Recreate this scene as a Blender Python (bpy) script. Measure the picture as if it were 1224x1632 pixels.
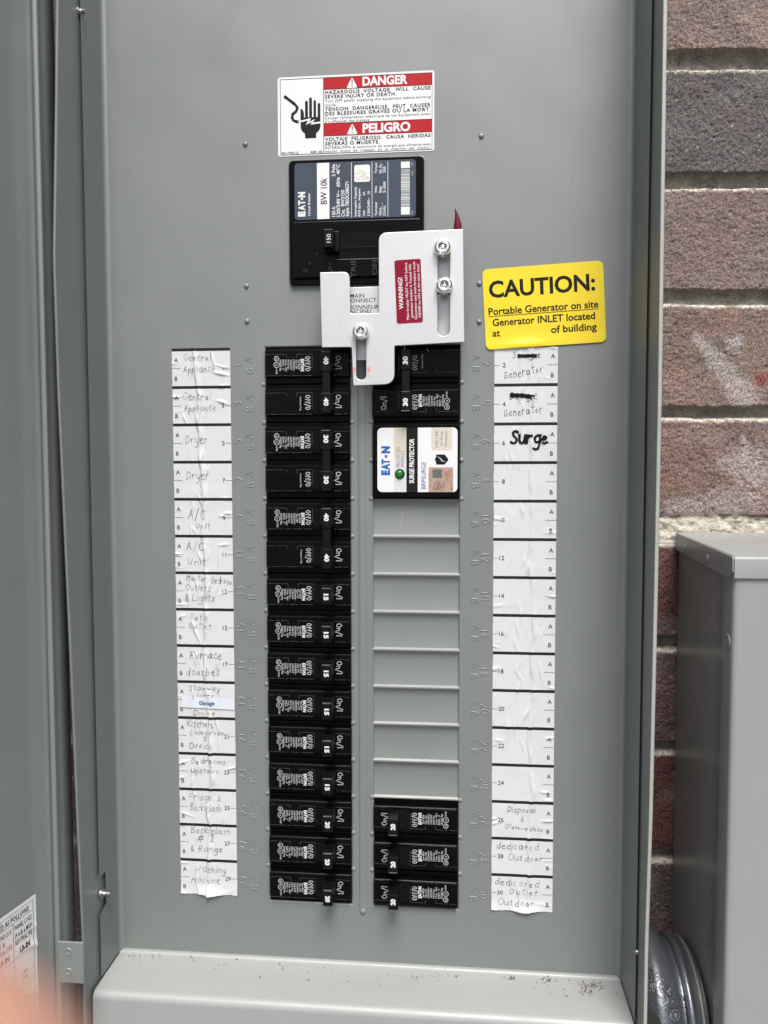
import bpy, bmesh, math, random
import numpy as np
from mathutils import Vector, Matrix
random.seed(7)
for o in list(bpy.data.objects):
    bpy.data.objects.remove(o)
SC = bpy.context.scene
COL = SC.collection
PI = math.pi

# ------------------------------------------------------------------ frame
# All modelling is in millimetres in the panel's own frame: u right, v up
# (v = 0 at the top of the first breaker row), w out of the panel to the viewer.
H0 = 1550.0
def W(p):
    return Vector((p[0] / 1000, -p[2] / 1000, (p[1] + H0) / 1000))

# ------------------------------------------------------------------ camera
CAMC = np.array([23.5777, -509.3508, -83.032])
CAMR = (PI / 2 - 0.0537, 0.0013, 0.0899)
FPX = 1226.0                      # focal length in photo pixels (1224 x 1632)
cam = bpy.data.cameras.new('camera')
camo = bpy.data.objects.new('camera', cam)
COL.objects.link(camo)
camo.location = (CAMC[0] / 1000, CAMC[1] / 1000, (CAMC[2] + H0) / 1000)
camo.rotation_euler = CAMR
cam.sensor_fit = 'VERTICAL'
cam.sensor_height = 9.05
cam.lens = FPX / 1632 * 9.05
cam.clip_start = 0.004
cam.clip_end = 200
cam.dof.use_dof = True
cam.dof.focus_distance = 0.505
cam.dof.aperture_fstop = 2.4
SC.camera = camo

# ------------------------------------------------------------------ world, sun, exposure
SUN_EL, SUN_AZ = math.radians(60), math.radians(13)      # azimuth to the right of straight out of the wall
world = bpy.data.worlds.new('World')
SC.world = world
world.use_nodes = True
nt = world.node_tree
sky = nt.nodes.new('ShaderNodeTexSky')
sky.sky_type = 'NISHITA'
sky.sun_disc = False
sky.sun_elevation = SUN_EL
sky.sun_rotation = PI - SUN_AZ
sky.air_density = 1.0
sky.dust_density = 4.0
sky.ozone_density = 0.6
bgn = nt.nodes['Background']
nt.links.new(sky.outputs[0], bgn.inputs[0])
bgn.inputs[1].default_value = 0.135
sl = bpy.data.lights.new('sun', 'SUN')
sl.energy = 3.4
sl.angle = math.radians(27)
sl.color = (1.0, 0.985, 0.96)
so = bpy.data.objects.new('sun', sl)
COL.objects.link(so)
sd = Vector((math.sin(SUN_AZ) * math.cos(SUN_EL), -math.cos(SUN_AZ) * math.cos(SUN_EL), math.sin(SUN_EL)))
so.rotation_euler = sd.to_track_quat('Z', 'Y').to_euler()
so.location = (1, -3, 5)
SC.view_settings.view_transform = 'Standard'
SC.view_settings.look = 'None'
SC.view_settings.exposure = 0.57
SC.view_settings.gamma = 1.0
SC.view_settings.use_curve_mapping = False

# ------------------------------------------------------------------ measuring helper: photo pixel -> point on a plane
_R = np.array(Matrix.Identity(3))
def _rot():
    from mathutils import Euler
    return np.array(Euler(CAMR, 'XYZ').to_matrix())
_M = _rot()
def _ray(px, py):
    return _M @ np.array([(px - 612) / FPX, (816 - py) / FPX, -1.0])
def PX(px, py, w=0.0):
    d = _ray(px, py)
    p = CAMC + d * ((-w - CAMC[1]) / d[1])
    return (float(p[0]), float(p[2]))
def PXU(px, py, u):                # on the plane u = const: returns (v, w)
    d = _ray(px, py)
    p = CAMC + d * ((u - CAMC[0]) / d[0])
    return (float(p[2]), float(-p[1]))

# ------------------------------------------------------------------ materials
def mat(name):
    m = bpy.data.materials.new(name)
    m.use_nodes = True
    n = m.node_tree.nodes
    return m, n, m.node_tree.links, n['Principled BSDF']

def simple(name, col, rough=0.5, metal=0.0, spec=0.5, bump=0.0, bscale=800.0, var=0.0, vscale=60.0, coat=0.0):
    m, n, L, b = mat(name)
    b.inputs['Base Color'].default_value = (*col, 1)
    b.inputs['Roughness'].default_value = rough
    b.inputs['Metallic'].default_value = metal
    b.inputs['Specular IOR Level'].default_value = spec
    b.inputs['Coat Weight'].default_value = coat
    g = n.new('ShaderNodeNewGeometry')
    if bump:
        t = n.new('ShaderNodeTexNoise')
        t.inputs['Scale'].default_value = bscale
        t.inputs['Detail'].default_value = 3
        L.new(g.outputs['Position'], t.inputs['Vector'])
        bp = n.new('ShaderNodeBump')
        bp.inputs['Strength'].default_value = bump
        bp.inputs['Distance'].default_value = 0.0006
        L.new(t.outputs['Fac'], bp.inputs['Height'])
        L.new(bp.outputs['Normal'], b.inputs['Normal'])
    if var:
        t2 = n.new('ShaderNodeTexNoise')
        t2.inputs['Scale'].default_value = vscale
        t2.inputs['Detail'].default_value = 5
        L.new(g.outputs['Position'], t2.inputs['Vector'])
        mx = n.new('ShaderNodeMix')
        mx.data_type = 'RGBA'
        mx.inputs[6].default_value = (*[c * (1 - var) for c in col], 1)
        mx.inputs[7].default_value = (*[min(1, c * (1 + var)) for c in col], 1)
        L.new(t2.outputs['Fac'], mx.inputs[0])
        L.new(mx.outputs[2], b.inputs['Base Color'])
    return m

def paint_material(name, col, rough=0.42, spec=0.5, rust=False):
    m, n, L, b = mat(name)
    g = n.new('ShaderNodeNewGeometry')
    # broad tone drift
    t = n.new('ShaderNodeTexNoise'); t.inputs['Scale'].default_value = 9; t.inputs['Detail'].default_value = 6
    L.new(g.outputs['Position'], t.inputs['Vector'])
    mx = n.new('ShaderNodeMix'); mx.data_type = 'RGBA'
    mx.inputs[6].default_value = (*[c * 0.94 for c in col], 1)
    mx.inputs[7].default_value = (*[c * 1.06 for c in col], 1)
    L.new(t.outputs['Fac'], mx.inputs[0])
    # sparse dark dust specks
    v = n.new('ShaderNodeTexVoronoi'); v.inputs['Scale'].default_value = 42
    L.new(g.outputs['Position'], v.inputs['Vector'])
    sep = n.new('ShaderNodeSeparateColor'); L.new(v.outputs['Color'], sep.inputs[0])
    size = n.new('ShaderNodeMapRange'); size.inputs[1].default_value = 0.8; size.inputs[2].default_value = 1.0
    size.inputs[3].default_value = 0.0; size.inputs[4].default_value = 0.035
    L.new(sep.outputs[0], size.inputs[0])
    lt = n.new('ShaderNodeMath'); lt.operation = 'LESS_THAN'
    L.new(v.outputs['Distance'], lt.inputs[0]); L.new(size.outputs[0], lt.inputs[1])
    amt = n.new('ShaderNodeMath'); amt.operation = 'MULTIPLY'; amt.inputs[1].default_value = 0.45
    L.new(lt.outputs[0], amt.inputs[0])
    mx2 = n.new('ShaderNodeMix'); mx2.data_type = 'RGBA'
    L.new(amt.outputs[0], mx2.inputs[0]); L.new(mx.outputs[2], mx2.inputs[6])
    mx2.inputs[7].default_value = (0.05, 0.045, 0.04, 1)
    last = mx2.outputs[2]
    if rust:
        r = n.new('ShaderNodeTexNoise'); r.inputs['Scale'].default_value = 520; r.inputs['Detail'].default_value = 6
        L.new(g.outputs['Position'], r.inputs['Vector'])
        r2 = n.new('ShaderNodeTexNoise'); r2.inputs['Scale'].default_value = 26; r2.inputs['Detail'].default_value = 2
        L.new(g.outputs['Position'], r2.inputs['Vector'])
        ad = n.new('ShaderNodeMath'); ad.operation = 'MULTIPLY'
        L.new(r.outputs['Fac'], ad.inputs[0]); L.new(r2.outputs['Fac'], ad.inputs[1])
        mr = n.new('ShaderNodeMapRange'); mr.inputs[1].default_value = 0.335; mr.inputs[2].default_value = 0.40
        mr.inputs[3].default_value = 0; mr.inputs[4].default_value = 0.6
        L.new(ad.outputs[0], mr.inputs[0])
        # only along the back edge of the ledge (y close to the dead front)
        sp = n.new('ShaderNodeSeparateXYZ'); L.new(g.outputs['Position'], sp.inputs[0])
        edge = n.new('ShaderNodeMapRange'); edge.inputs[1].default_value = -0.018; edge.inputs[2].default_value = -0.003
        edge.inputs[3].default_value = 0.0; edge.inputs[4].default_value = 1
        L.new(sp.outputs[1], edge.inputs[0])
        mm = n.new('ShaderNodeMath'); mm.operation = 'MULTIPLY'
        L.new(mr.outputs[0], mm.inputs[0]); L.new(edge.outputs[0], mm.inputs[1])
        mx3 = n.new('ShaderNodeMix'); mx3.data_type = 'RGBA'
        L.new(mm.outputs[0], mx3.inputs[0]); L.new(last, mx3.inputs[6])
        mx3.inputs[7].default_value = (0.16, 0.07, 0.03, 1)
        last = mx3.outputs[2]
    L.new(last, b.inputs['Base Color'])
    b.inputs['Specular IOR Level'].default_value = spec
    rr = n.new('ShaderNodeMapRange'); rr.inputs[1].default_value = 0.3; rr.inputs[2].default_value = 0.7; rr.inputs[3].default_value = rough - 0.10; rr.inputs[4].default_value = rough + 0.12
    sm = n.new('ShaderNodeTexNoise'); sm.inputs['Scale'].default_value = 21; sm.inputs['Detail'].default_value = 7; sm.inputs['Roughness'].default_value = 0.62; sm.inputs['Distortion'].default_value = 0.6
    st = n.new('ShaderNodeMapping'); st.inputs['Scale'].default_value = (1.0, 1.0, 0.45)
    L.new(g.outputs['Position'], st.inputs['Vector']); L.new(st.outputs[0], sm.inputs['Vector'])
    L.new(sm.outputs['Fac'], rr.inputs[0]); L.new(rr.outputs[0], b.inputs['Roughness'])
    # orange peel
    p = n.new('ShaderNodeTexNoise'); p.inputs['Scale'].default_value = 620; p.inputs['Detail'].default_value = 2
    L.new(g.outputs['Position'], p.inputs['Vector'])
    w2 = n.new('ShaderNodeTexNoise'); w2.inputs['Scale'].default_value = 14; w2.inputs['Detail'].default_value = 1
    L.new(g.outputs['Position'], w2.inputs['Vector'])
    b1 = n.new('ShaderNodeBump'); b1.inputs['Strength'].default_value = 0.10; b1.inputs['Distance'].default_value = 0.0005
    L.new(p.outputs['Fac'], b1.inputs['Height'])
    b2 = n.new('ShaderNodeBump'); b2.inputs['Strength'].default_value = 0.25; b2.inputs['Distance'].default_value = 0.004
    L.new(w2.outputs['Fac'], b2.inputs['Height']); L.new(b1.outputs['Normal'], b2.inputs['Normal'])
    L.new(b2.outputs['Normal'], b.inputs['Normal'])
    return m

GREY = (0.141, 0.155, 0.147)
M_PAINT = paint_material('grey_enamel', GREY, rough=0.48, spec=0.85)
M_LEDGE = paint_material('toplit_enamel_rust_spots', (0.235, 0.25, 0.242), rust=True)  # panel enamel with light from above painted into its base colour, plus rust spots
M_METER = paint_material('meter_box_enamel', (0.228, 0.238, 0.230), rough=0.32)
M_EDGE = simple('pale_worn_edge', (0.29, 0.29, 0.265), 0.5, var=0.15, vscale=200)
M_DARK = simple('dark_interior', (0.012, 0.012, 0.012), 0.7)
M_BLACK = simple('black_moulded_plastic', (0.0022, 0.0022, 0.0024), 0.24, spec=0.09, bump=0.12, bscale=1500, var=0.5, vscale=120)
M_BLACK2 = simple('black_handle_plastic', (0.004, 0.004, 0.0043), 0.30, spec=0.16, bump=0.06, bscale=1500, var=0.3, vscale=200)
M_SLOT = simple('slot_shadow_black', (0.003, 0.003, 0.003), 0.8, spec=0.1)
M_DUST = simple('dusty_plastic_edge', (0.075, 0.075, 0.078), 0.55, var=0.7, vscale=600)
M_PRINT = simple('pale_pad_printing', (0.33, 0.33, 0.35), 0.6, var=0.35, vscale=900)
M_PRINT2 = simple('bright_white_printing', (0.58, 0.58, 0.58), 0.6)
M_FAINT = simple('moulded_dark_lettering', (0.018, 0.018, 0.019), 0.5)
M_PAPER = simple('white_label_paper', (0.505, 0.505, 0.515), 0.36, bump=0.10, bscale=900, var=0.04, vscale=300)
M_INK = simple('black_printing_ink', (0.008, 0.008, 0.0085), 0.5, spec=0.15)
M_BAR = simple('dark_bar_ink', (0.013, 0.013, 0.012), 0.5, spec=0.2)
M_PENCIL = simple('grey_pen_line', (0.13, 0.13, 0.14), 0.6, var=0.5, vscale=900)
M_PENCIL2 = simple('worn_pen_line', (0.24, 0.24, 0.25), 0.6, var=0.5, vscale=900)
M_PEN = simple('black_pen_line', (0.035, 0.035, 0.04), 0.6)
M_MARKER = simple('black_marker', (0.006, 0.006, 0.007), 0.5, spec=0.12)
M_WHITE = simple('white_vinyl', (0.60, 0.60, 0.596), 0.35, var=0.02, vscale=80, bump=0.05, bscale=200)
M_RED = simple('safety_red_vinyl', (0.34, 0.006, 0.010), 0.4, spec=0.2, bump=0.06, bscale=160, var=0.06)
M_YELLOW = simple('yellow_vinyl', (0.66, 0.50, 0.006), 0.35, bump=0.06, bscale=140, var=0.03)
M_CRIMSON = simple('crimson_sticker', (0.19, 0.004, 0.020), 0.4, spec=0.15, var=0.08)
M_NAVY = simple('slate_blue_label', (0.038, 0.050, 0.072), 0.3, spec=0.35, var=0.15, vscale=50, bump=0.05, bscale=150)
M_ALU = simple('brushed_aluminium', (0.53, 0.525, 0.527), 0.40, metal=0.45, bump=0.14, bscale=2200, var=0.11, vscale=1300)
M_CHROME = simple('zinc_plated_screw', (0.82, 0.82, 0.80), 0.16, metal=1.0, bump=0.05, bscale=500)
M_SCREW = simple('dull_zinc_screw', (0.38, 0.38, 0.37), 0.38, metal=1.0)
M_MARK = simple('cast_letter_edge', (0.20, 0.205, 0.215), 0.4, metal=0.5)
M_SCRATCH = simple('rubbed_metal', (0.30, 0.30, 0.31), 0.3, metal=0.7)
M_RING = simple('thin_worn_ring', (0.16, 0.155, 0.14), 0.4, metal=0.3, var=0.3, vscale=200)
M_GALV = simple('dull_cast_zinc', (0.115, 0.125, 0.14), 0.36, metal=0.7, bump=0.35, bscale=260, var=0.35, vscale=70)
M_GALVD = simple('dark_cast_zinc', (0.05, 0.054, 0.06), 0.5, metal=0.6, bump=0.35, bscale=260, var=0.4, vscale=120)
M_LOGO = simple('blue_logo_print', (0.005, 0.085, 0.31), 0.4)
M_LIGHTG = simple('light_grey_print', (0.50, 0.50, 0.50), 0.4)
M_BEIGE = simple('beige_print', (0.50, 0.46, 0.385), 0.4, var=0.06, vscale=400)
M_GTEXT = simple('grey_text_print', (0.16, 0.16, 0.17), 0.5)
M_HOLO = simple('coppery_foil_sticker', (0.42, 0.28, 0.235), 0.3, metal=0.3, var=0.45, vscale=330)
M_HOLO2 = simple('green_grey_foil', (0.10, 0.125, 0.11), 0.35, metal=0.2, var=0.4, vscale=400)
M_CREAM = simple('cream_sticker', (0.66, 0.64, 0.58), 0.4, var=0.08, vscale=300)
M_TAPE = simple('label_tape', (0.53, 0.56, 0.60), 0.3)
M_TAPEINK = simple('tape_blue_ink', (0.035, 0.12, 0.24), 0.4)
M_CRUMB = simple('brown_debris', (0.13, 0.075, 0.04), 0.9, var=0.6, vscale=900)
M_REDTAG = simple('dark_red_vinyl', (0.11, 0.008, 0.02), 0.4, spec=0.2)
M_PINK = simple('red_scuff', (0.55, 0.22, 0.20), 0.6)
M_GROUND = simple('concrete_ground', (0.16, 0.16, 0.15), 0.9, var=0.25, vscale=3, bump=0.3, bscale=120)
M_ROOFW = simple('white_board', (0.6, 0.6, 0.58), 0.6)

m, n, L, b = mat('green_indicator_lens')
b.inputs['Base Color'].default_value = (0.008, 0.10, 0.011, 1)
b.inputs['Roughness'].default_value = 0.12
b.inputs['Emission Color'].default_value = (0.03, 0.6, 0.05, 1)
b.inputs['Emission Strength'].default_value = 0.06
M_LED = m

m, n, L, b = mat('skin')
b.inputs['Base Color'].default_value = (0.47, 0.25, 0.18, 1)
b.inputs['Roughness'].default_value = 0.5
b.inputs['Subsurface Weight'].default_value = 0.25
b.inputs['Subsurface Radius'].default_value = (0.004, 0.0015, 0.0008)
t = n.new('ShaderNodeTexNoise'); t.inputs['Scale'].default_value = 400
bp = n.new('ShaderNodeBump'); bp.inputs['Strength'].default_value = 0.2; bp.inputs['Distance'].default_value = 0.0004
g = n.new('ShaderNodeNewGeometry'); L.new(g.outputs['Position'], t.inputs['Vector'])
L.new(t.outputs['Fac'], bp.inputs['Height']); L.new(bp.outputs['Normal'], b.inputs['Normal'])
M_SKIN = m
M_NAIL = simple('fingernail', (0.66, 0.40, 0.33), 0.25)

# brick: intrinsic colours come per vertex, grain from noise
m, n, L, b = mat('rough_brick')
at = n.new('ShaderNodeAttribute'); at.attribute_name = 'tint'
g = n.new('ShaderNodeNewGeometry')
t = n.new('ShaderNodeTexNoise'); t.inputs['Scale'].default_value = 820; t.inputs['Detail'].default_value = 4; t.inputs['Roughness'].default_value = 0.7
L.new(g.outputs['Position'], t.inputs['Vector'])
mr = n.new('ShaderNodeMapRange'); mr.inputs[1].default_value = 0.3; mr.inputs[2].default_value = 0.7
mr.inputs[3].default_value = 0.18; mr.inputs[4].default_value = 1.95
L.new(t.outputs['Fac'], mr.inputs[0])
mu = n.new('ShaderNodeVectorMath'); mu.operation = 'SCALE'
gm_ = n.new('ShaderNodeMix'); gm_.data_type = 'FLOAT'
L.new(at.outputs['Alpha'], gm_.inputs[0]); gm_.inputs[2].default_value = 1.0; L.new(mr.outputs[0], gm_.inputs[3])
L.new(at.outputs['Color'], mu.inputs[0]); L.new(gm_.outputs[0], mu.inputs['Scale'])
v = n.new('ShaderNodeTexVoronoi'); v.inputs['Scale'].default_value = 260
L.new(g.outputs['Position'], v.inputs['Vector'])
sp = n.new('ShaderNodeSeparateColor'); L.new(v.outputs['Color'], sp.inputs[0])
sz = n.new('ShaderNodeMapRange'); sz.inputs[1].default_value = 0.86; sz.inputs[2].default_value = 1.0; sz.inputs[3].default_value = 0; sz.inputs[4].default_value = 0.33
L.new(sp.outputs[0], sz.inputs[0])
lt = n.new('ShaderNodeMath'); lt.operation = 'LESS_THAN'
L.new(v.outputs['Distance'], lt.inputs[0]); L.new(sz.outputs[0], lt.inputs[1])
am = n.new('ShaderNodeMath'); am.operation = 'MULTIPLY'; am.inputs[1].default_value = 0.38
L.new(lt.outputs[0], am.inputs[0])
mx = n.new('ShaderNodeMix'); mx.data_type = 'RGBA'
L.new(am.outputs[0], mx.inputs[0]); L.new(mu.outputs[0], mx.inputs[6]); mx.inputs[7].default_value = (0.50, 0.42, 0.36, 1)
L.new(mx.outputs[2], b.inputs['Base Color'])
b.inputs['Roughness'].default_value = 0.92
b.inputs['Specular IOR Level'].default_value = 0.25
bp = n.new('ShaderNodeBump'); bp.inputs['Strength'].default_value = 1.0; bp.inputs['Distance'].default_value = 0.002
L.new(t.outputs['Fac'], bp.inputs['Height']); L.new(bp.outputs['Normal'], b.inputs['Normal'])
M_BRICK = m

# ------------------------------------------------------------------ mesh builder
class MB:
    def __init__(s):
        s.V = []; s.F = []; s.M = []; s.S = []; s.mats = []
    def mi(s, m):
        if m not in s.mats: s.mats.append(m)
        return s.mats.index(m)
    def add(s, V, F, m, smooth=False):
        k = len(s.V); i = s.mi(m)
        s.V.extend([tuple(map(float, p)) for p in V])
        for f in F:
            s.F.append([a + k for a in f]); s.M.append(i); s.S.append(smooth)
        return s
    def box(s, a, b, m, bev=0.0, seg=2, taper=None):
        (x0, y0, z0), (x1, y1, z1) = a, b
        bm = bmesh.new()
        bmesh.ops.create_cube(bm, size=1)
        for v in bm.verts:
            tx = ty = 1
            if taper and v.co.z > 0: tx, ty = taper
            v.co = Vector(((x0 + x1) / 2 + v.co.x * (x1 - x0) * tx, (y0 + y1) / 2 + v.co.y * (y1 - y0) * ty, (z0 + z1) / 2 + v.co.z * (z1 - z0)))
        if bev:
            bmesh.ops.bevel(bm, geom=bm.edges[:], offset=bev, segments=seg, profile=0.5, affect='EDGES')
        bm.verts.index_update()
        s.add([v.co[:] for v in bm.verts], [[v.index for v in f.verts] for f in bm.faces], m)
        bm.free()
        return s
    def build(s, name, parent=None, origin=None, tags=None):
        me = bpy.data.meshes.new(name)
        if parent is not None and origin is None:
            o3 = Vector(parent['_o'])
        else:
            o3 = Vector(origin) if origin is not None else Vector((0, 0, 0))
        ow = W(o3)
        me.from_pydata([(W(p) - ow)[:] for p in s.V], [], s.F)
        for mm in s.mats: me.materials.append(mm)
        me.polygons.foreach_set('material_index', s.M)
        me.polygons.foreach_set('use_smooth', s.S)
        me.update()
        o = bpy.data.objects.new(name, me)
        COL.objects.link(o)
        if parent is not None: o.parent = parent
        else: o.location = ow
        if tags: tag(o, *tags)
        return o

def tag(o, label, cat, group=None):
    o['label'] = label; o['category'] = cat
    if group: o['group'] = group

OEMP = {}
def thing(name, label, cat, origin, group=None):
    o = bpy.data.objects.new(name, None)
    o.empty_display_size = 0.02
    COL.objects.link(o)
    o.location = W(origin)
    o['_o'] = list(origin)
    tag(o, label, cat, group)
    OEMP[o.name] = o
    return o

# curve based fills (holes allowed) -> V (x, y, z out), F
def fill2d(loops, thick=0.0, bev=0.0, bres=1):
    cu = bpy.data.curves.new('tmp', 'CURVE'); cu.dimensions = '2D'; cu.fill_mode = 'BOTH'
    for lp in loops:
        s = cu.splines.new('POLY'); s.points.add(len(lp) - 1)
        for p, q in zip(s.points, lp): p.co = (q[0], q[1], 0, 1)
        s.use_cyclic_u = True
    cu.extrude = max(thick / 2 - bev, 0) if thick else 0
    cu.bevel_depth = bev; cu.bevel_resolution = bres; cu.offset = -bev
    ob = bpy.data.objects.new('tmp', cu); COL.objects.link(ob)
    dg = bpy.context.evaluated_depsgraph_get()
    me = ob.evaluated_get(dg).to_mesh()
    V = [v.co[:] for v in me.vertices]; F = [list(p.vertices) for p in me.polygons]
    ob.evaluated_get(dg).to_mesh_clear()
    bpy.data.objects.remove(ob); bpy.data.curves.remove(cu)
    return V, F

_tc = bpy.data.curves.new('txt', 'FONT'); _tc.size = 1; _tc.resolution_u = 3
_to = bpy.data.objects.new('txt', _tc); COL.objects.link(_to)
_tcache = {}
def text2d(s, bold=0.0, shear=0.0, spacing=1.0, res=3):
    k = (s, bold, shear, spacing, res)
    if k not in _tcache:
        _tc.body = s; _tc.offset = bold; _tc.shear = shear; _tc.space_character = spacing; _tc.resolution_u = res
        dg = bpy.context.evaluated_depsgraph_get(); dg.update()
        ev = _to.evaluated_get(dg); me = ev.to_mesh()
        V = [(v.co.x, v.co.y) for v in me.vertices]; F = [list(p.vertices) for p in me.polygons]
        ev.to_mesh_clear()
        x0 = min(p[0] for p in V); x1 = max(p[0] for p in V)
        _tcache[k] = ([(p[0] - x0, p[1]) for p in V], F, x1 - x0)
    return _tcache[k]

def frame(u, v, w, ang=0.0):
    c, s = math.cos(ang), math.sin(ang)
    return lambda x, y, h=0.0: (u + c * x - s * y, v + s * x + c * y, w + h)

def txt(mb, f, s, x, y, cap, m, width=None, rot=0, bold=0.0, al='l', h=0.06, shear=0.0, spacing=1.0, res=3):
    V, F, wd = text2d(s, bold, shear, spacing, res)
    sy = cap / 0.682
    sx = sy if width is None else width / wd
    off = {'l': 0, 'c': -wd * sx / 2, 'r': -wd * sx}[al]
    P = []
    for a, b_ in V:
        a, b_ = a * sx + off, b_ * sy
        if rot == 90: a, b_ = -b_, a
        elif rot == -90: a, b_ = b_, -a
        P.append(f(x + a, y + b_, h))
    mb.add(P, F, m)

def poly(mb, f, loops, m, h=0.03, thick=0.0, bev=0.0):
    V, F = fill2d(loops if isinstance(loops[0][0], (tuple, list)) else [loops], thick, bev)
    mb.add([f(p[0], p[1], h + p[2] + (thick / 2 if thick else 0)) for p in V], F, m)

def rect(x0, y0, x1, y1): return [(x0, y0), (x1, y0), (x1, y1), (x0, y1)]
def rrect(x0, y0, x1, y1, r, n=5):
    if x0 > x1: x0, x1 = x1, x0
    if y0 > y1: y0, y1 = y1, y0
    P = []
    for cx, cy, a in ((x1 - r, y1 - r, 0), (x0 + r, y1 - r, 90), (x0 + r, y0 + r, 180), (x1 - r, y0 + r, 270)):
        for i in range(n + 1):
            t = math.radians(a + 90 * i / n); P.append((cx + r * math.cos(t), cy + r * math.sin(t)))
    return P
def circ(x, y, r, n=24): return [(x + r * math.cos(2 * PI * i / n), y + r * math.sin(2 * PI * i / n)) for i in range(n)]
def ring(mb, f, x, y, r, t, m, h=0.05, n=20):
    V = []; F = []
    for i in range(n):
        a = 2 * PI * i / n
        V += [f(x + r * math.cos(a), y + r * math.sin(a), h), f(x + (r - t) * math.cos(a), y + (r - t) * math.sin(a), h)]
    for i in range(n):
        j = (i + 1) % n; F.append([2 * i, 2 * j, 2 * j + 1, 2 * i + 1])
    mb.add(V, F, m)
def roundpoly(P, rad, n=5):
    out = []
    N = len(P)
    for i in range(N):
        p0, p, p1 = Vector(P[i - 1]), Vector(P[i]), Vector(P[(i + 1) % N])
        r = rad[i] if isinstance(rad, (list, tuple)) else rad
        if r <= 0: out.append(tuple(p)); continue
        a = (p0 - p).normalized(); c = (p1 - p).normalized()
        ang = a.angle(c); d = min(r / math.tan(ang / 2), (p0 - p).length * .49, (p1 - p).length * .49)
        s, e = p + a * d, p + c * d
        for k in range(n + 1):
            q = k / n
            out.append(tuple(s * (1 - q) ** 2 + p * 2 * q * (1 - q) + e * q * q))
    return out

# lathe about an axis through c, direction d ('w' or 'u'); profile = [(axial, radius)]
def lathe(mb, c, d, prof, m, n=32, smooth=True):
    V = []; F = []
    for a, r in prof:
        for i in range(n):
            t = 2 * PI * i / n
            x, y = r * math.cos(t), r * math.sin(t)
            V.append((c[0] + x, c[1] + y, c[2] + a) if d == 'w' else (c[0] + a, c[1] + y, c[2] - x))
    K = len(prof)
    for k in range(K - 1):
        for i in range(n):
            j = (i + 1) % n
            F.append([k * n + i, k * n + j, (k + 1) * n + j, (k + 1) * n + i])
    F.append(list(range(n))[::-1]); F.append([(K - 1) * n + i for i in range(n)])
    mb.add(V, F, m, smooth)

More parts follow.
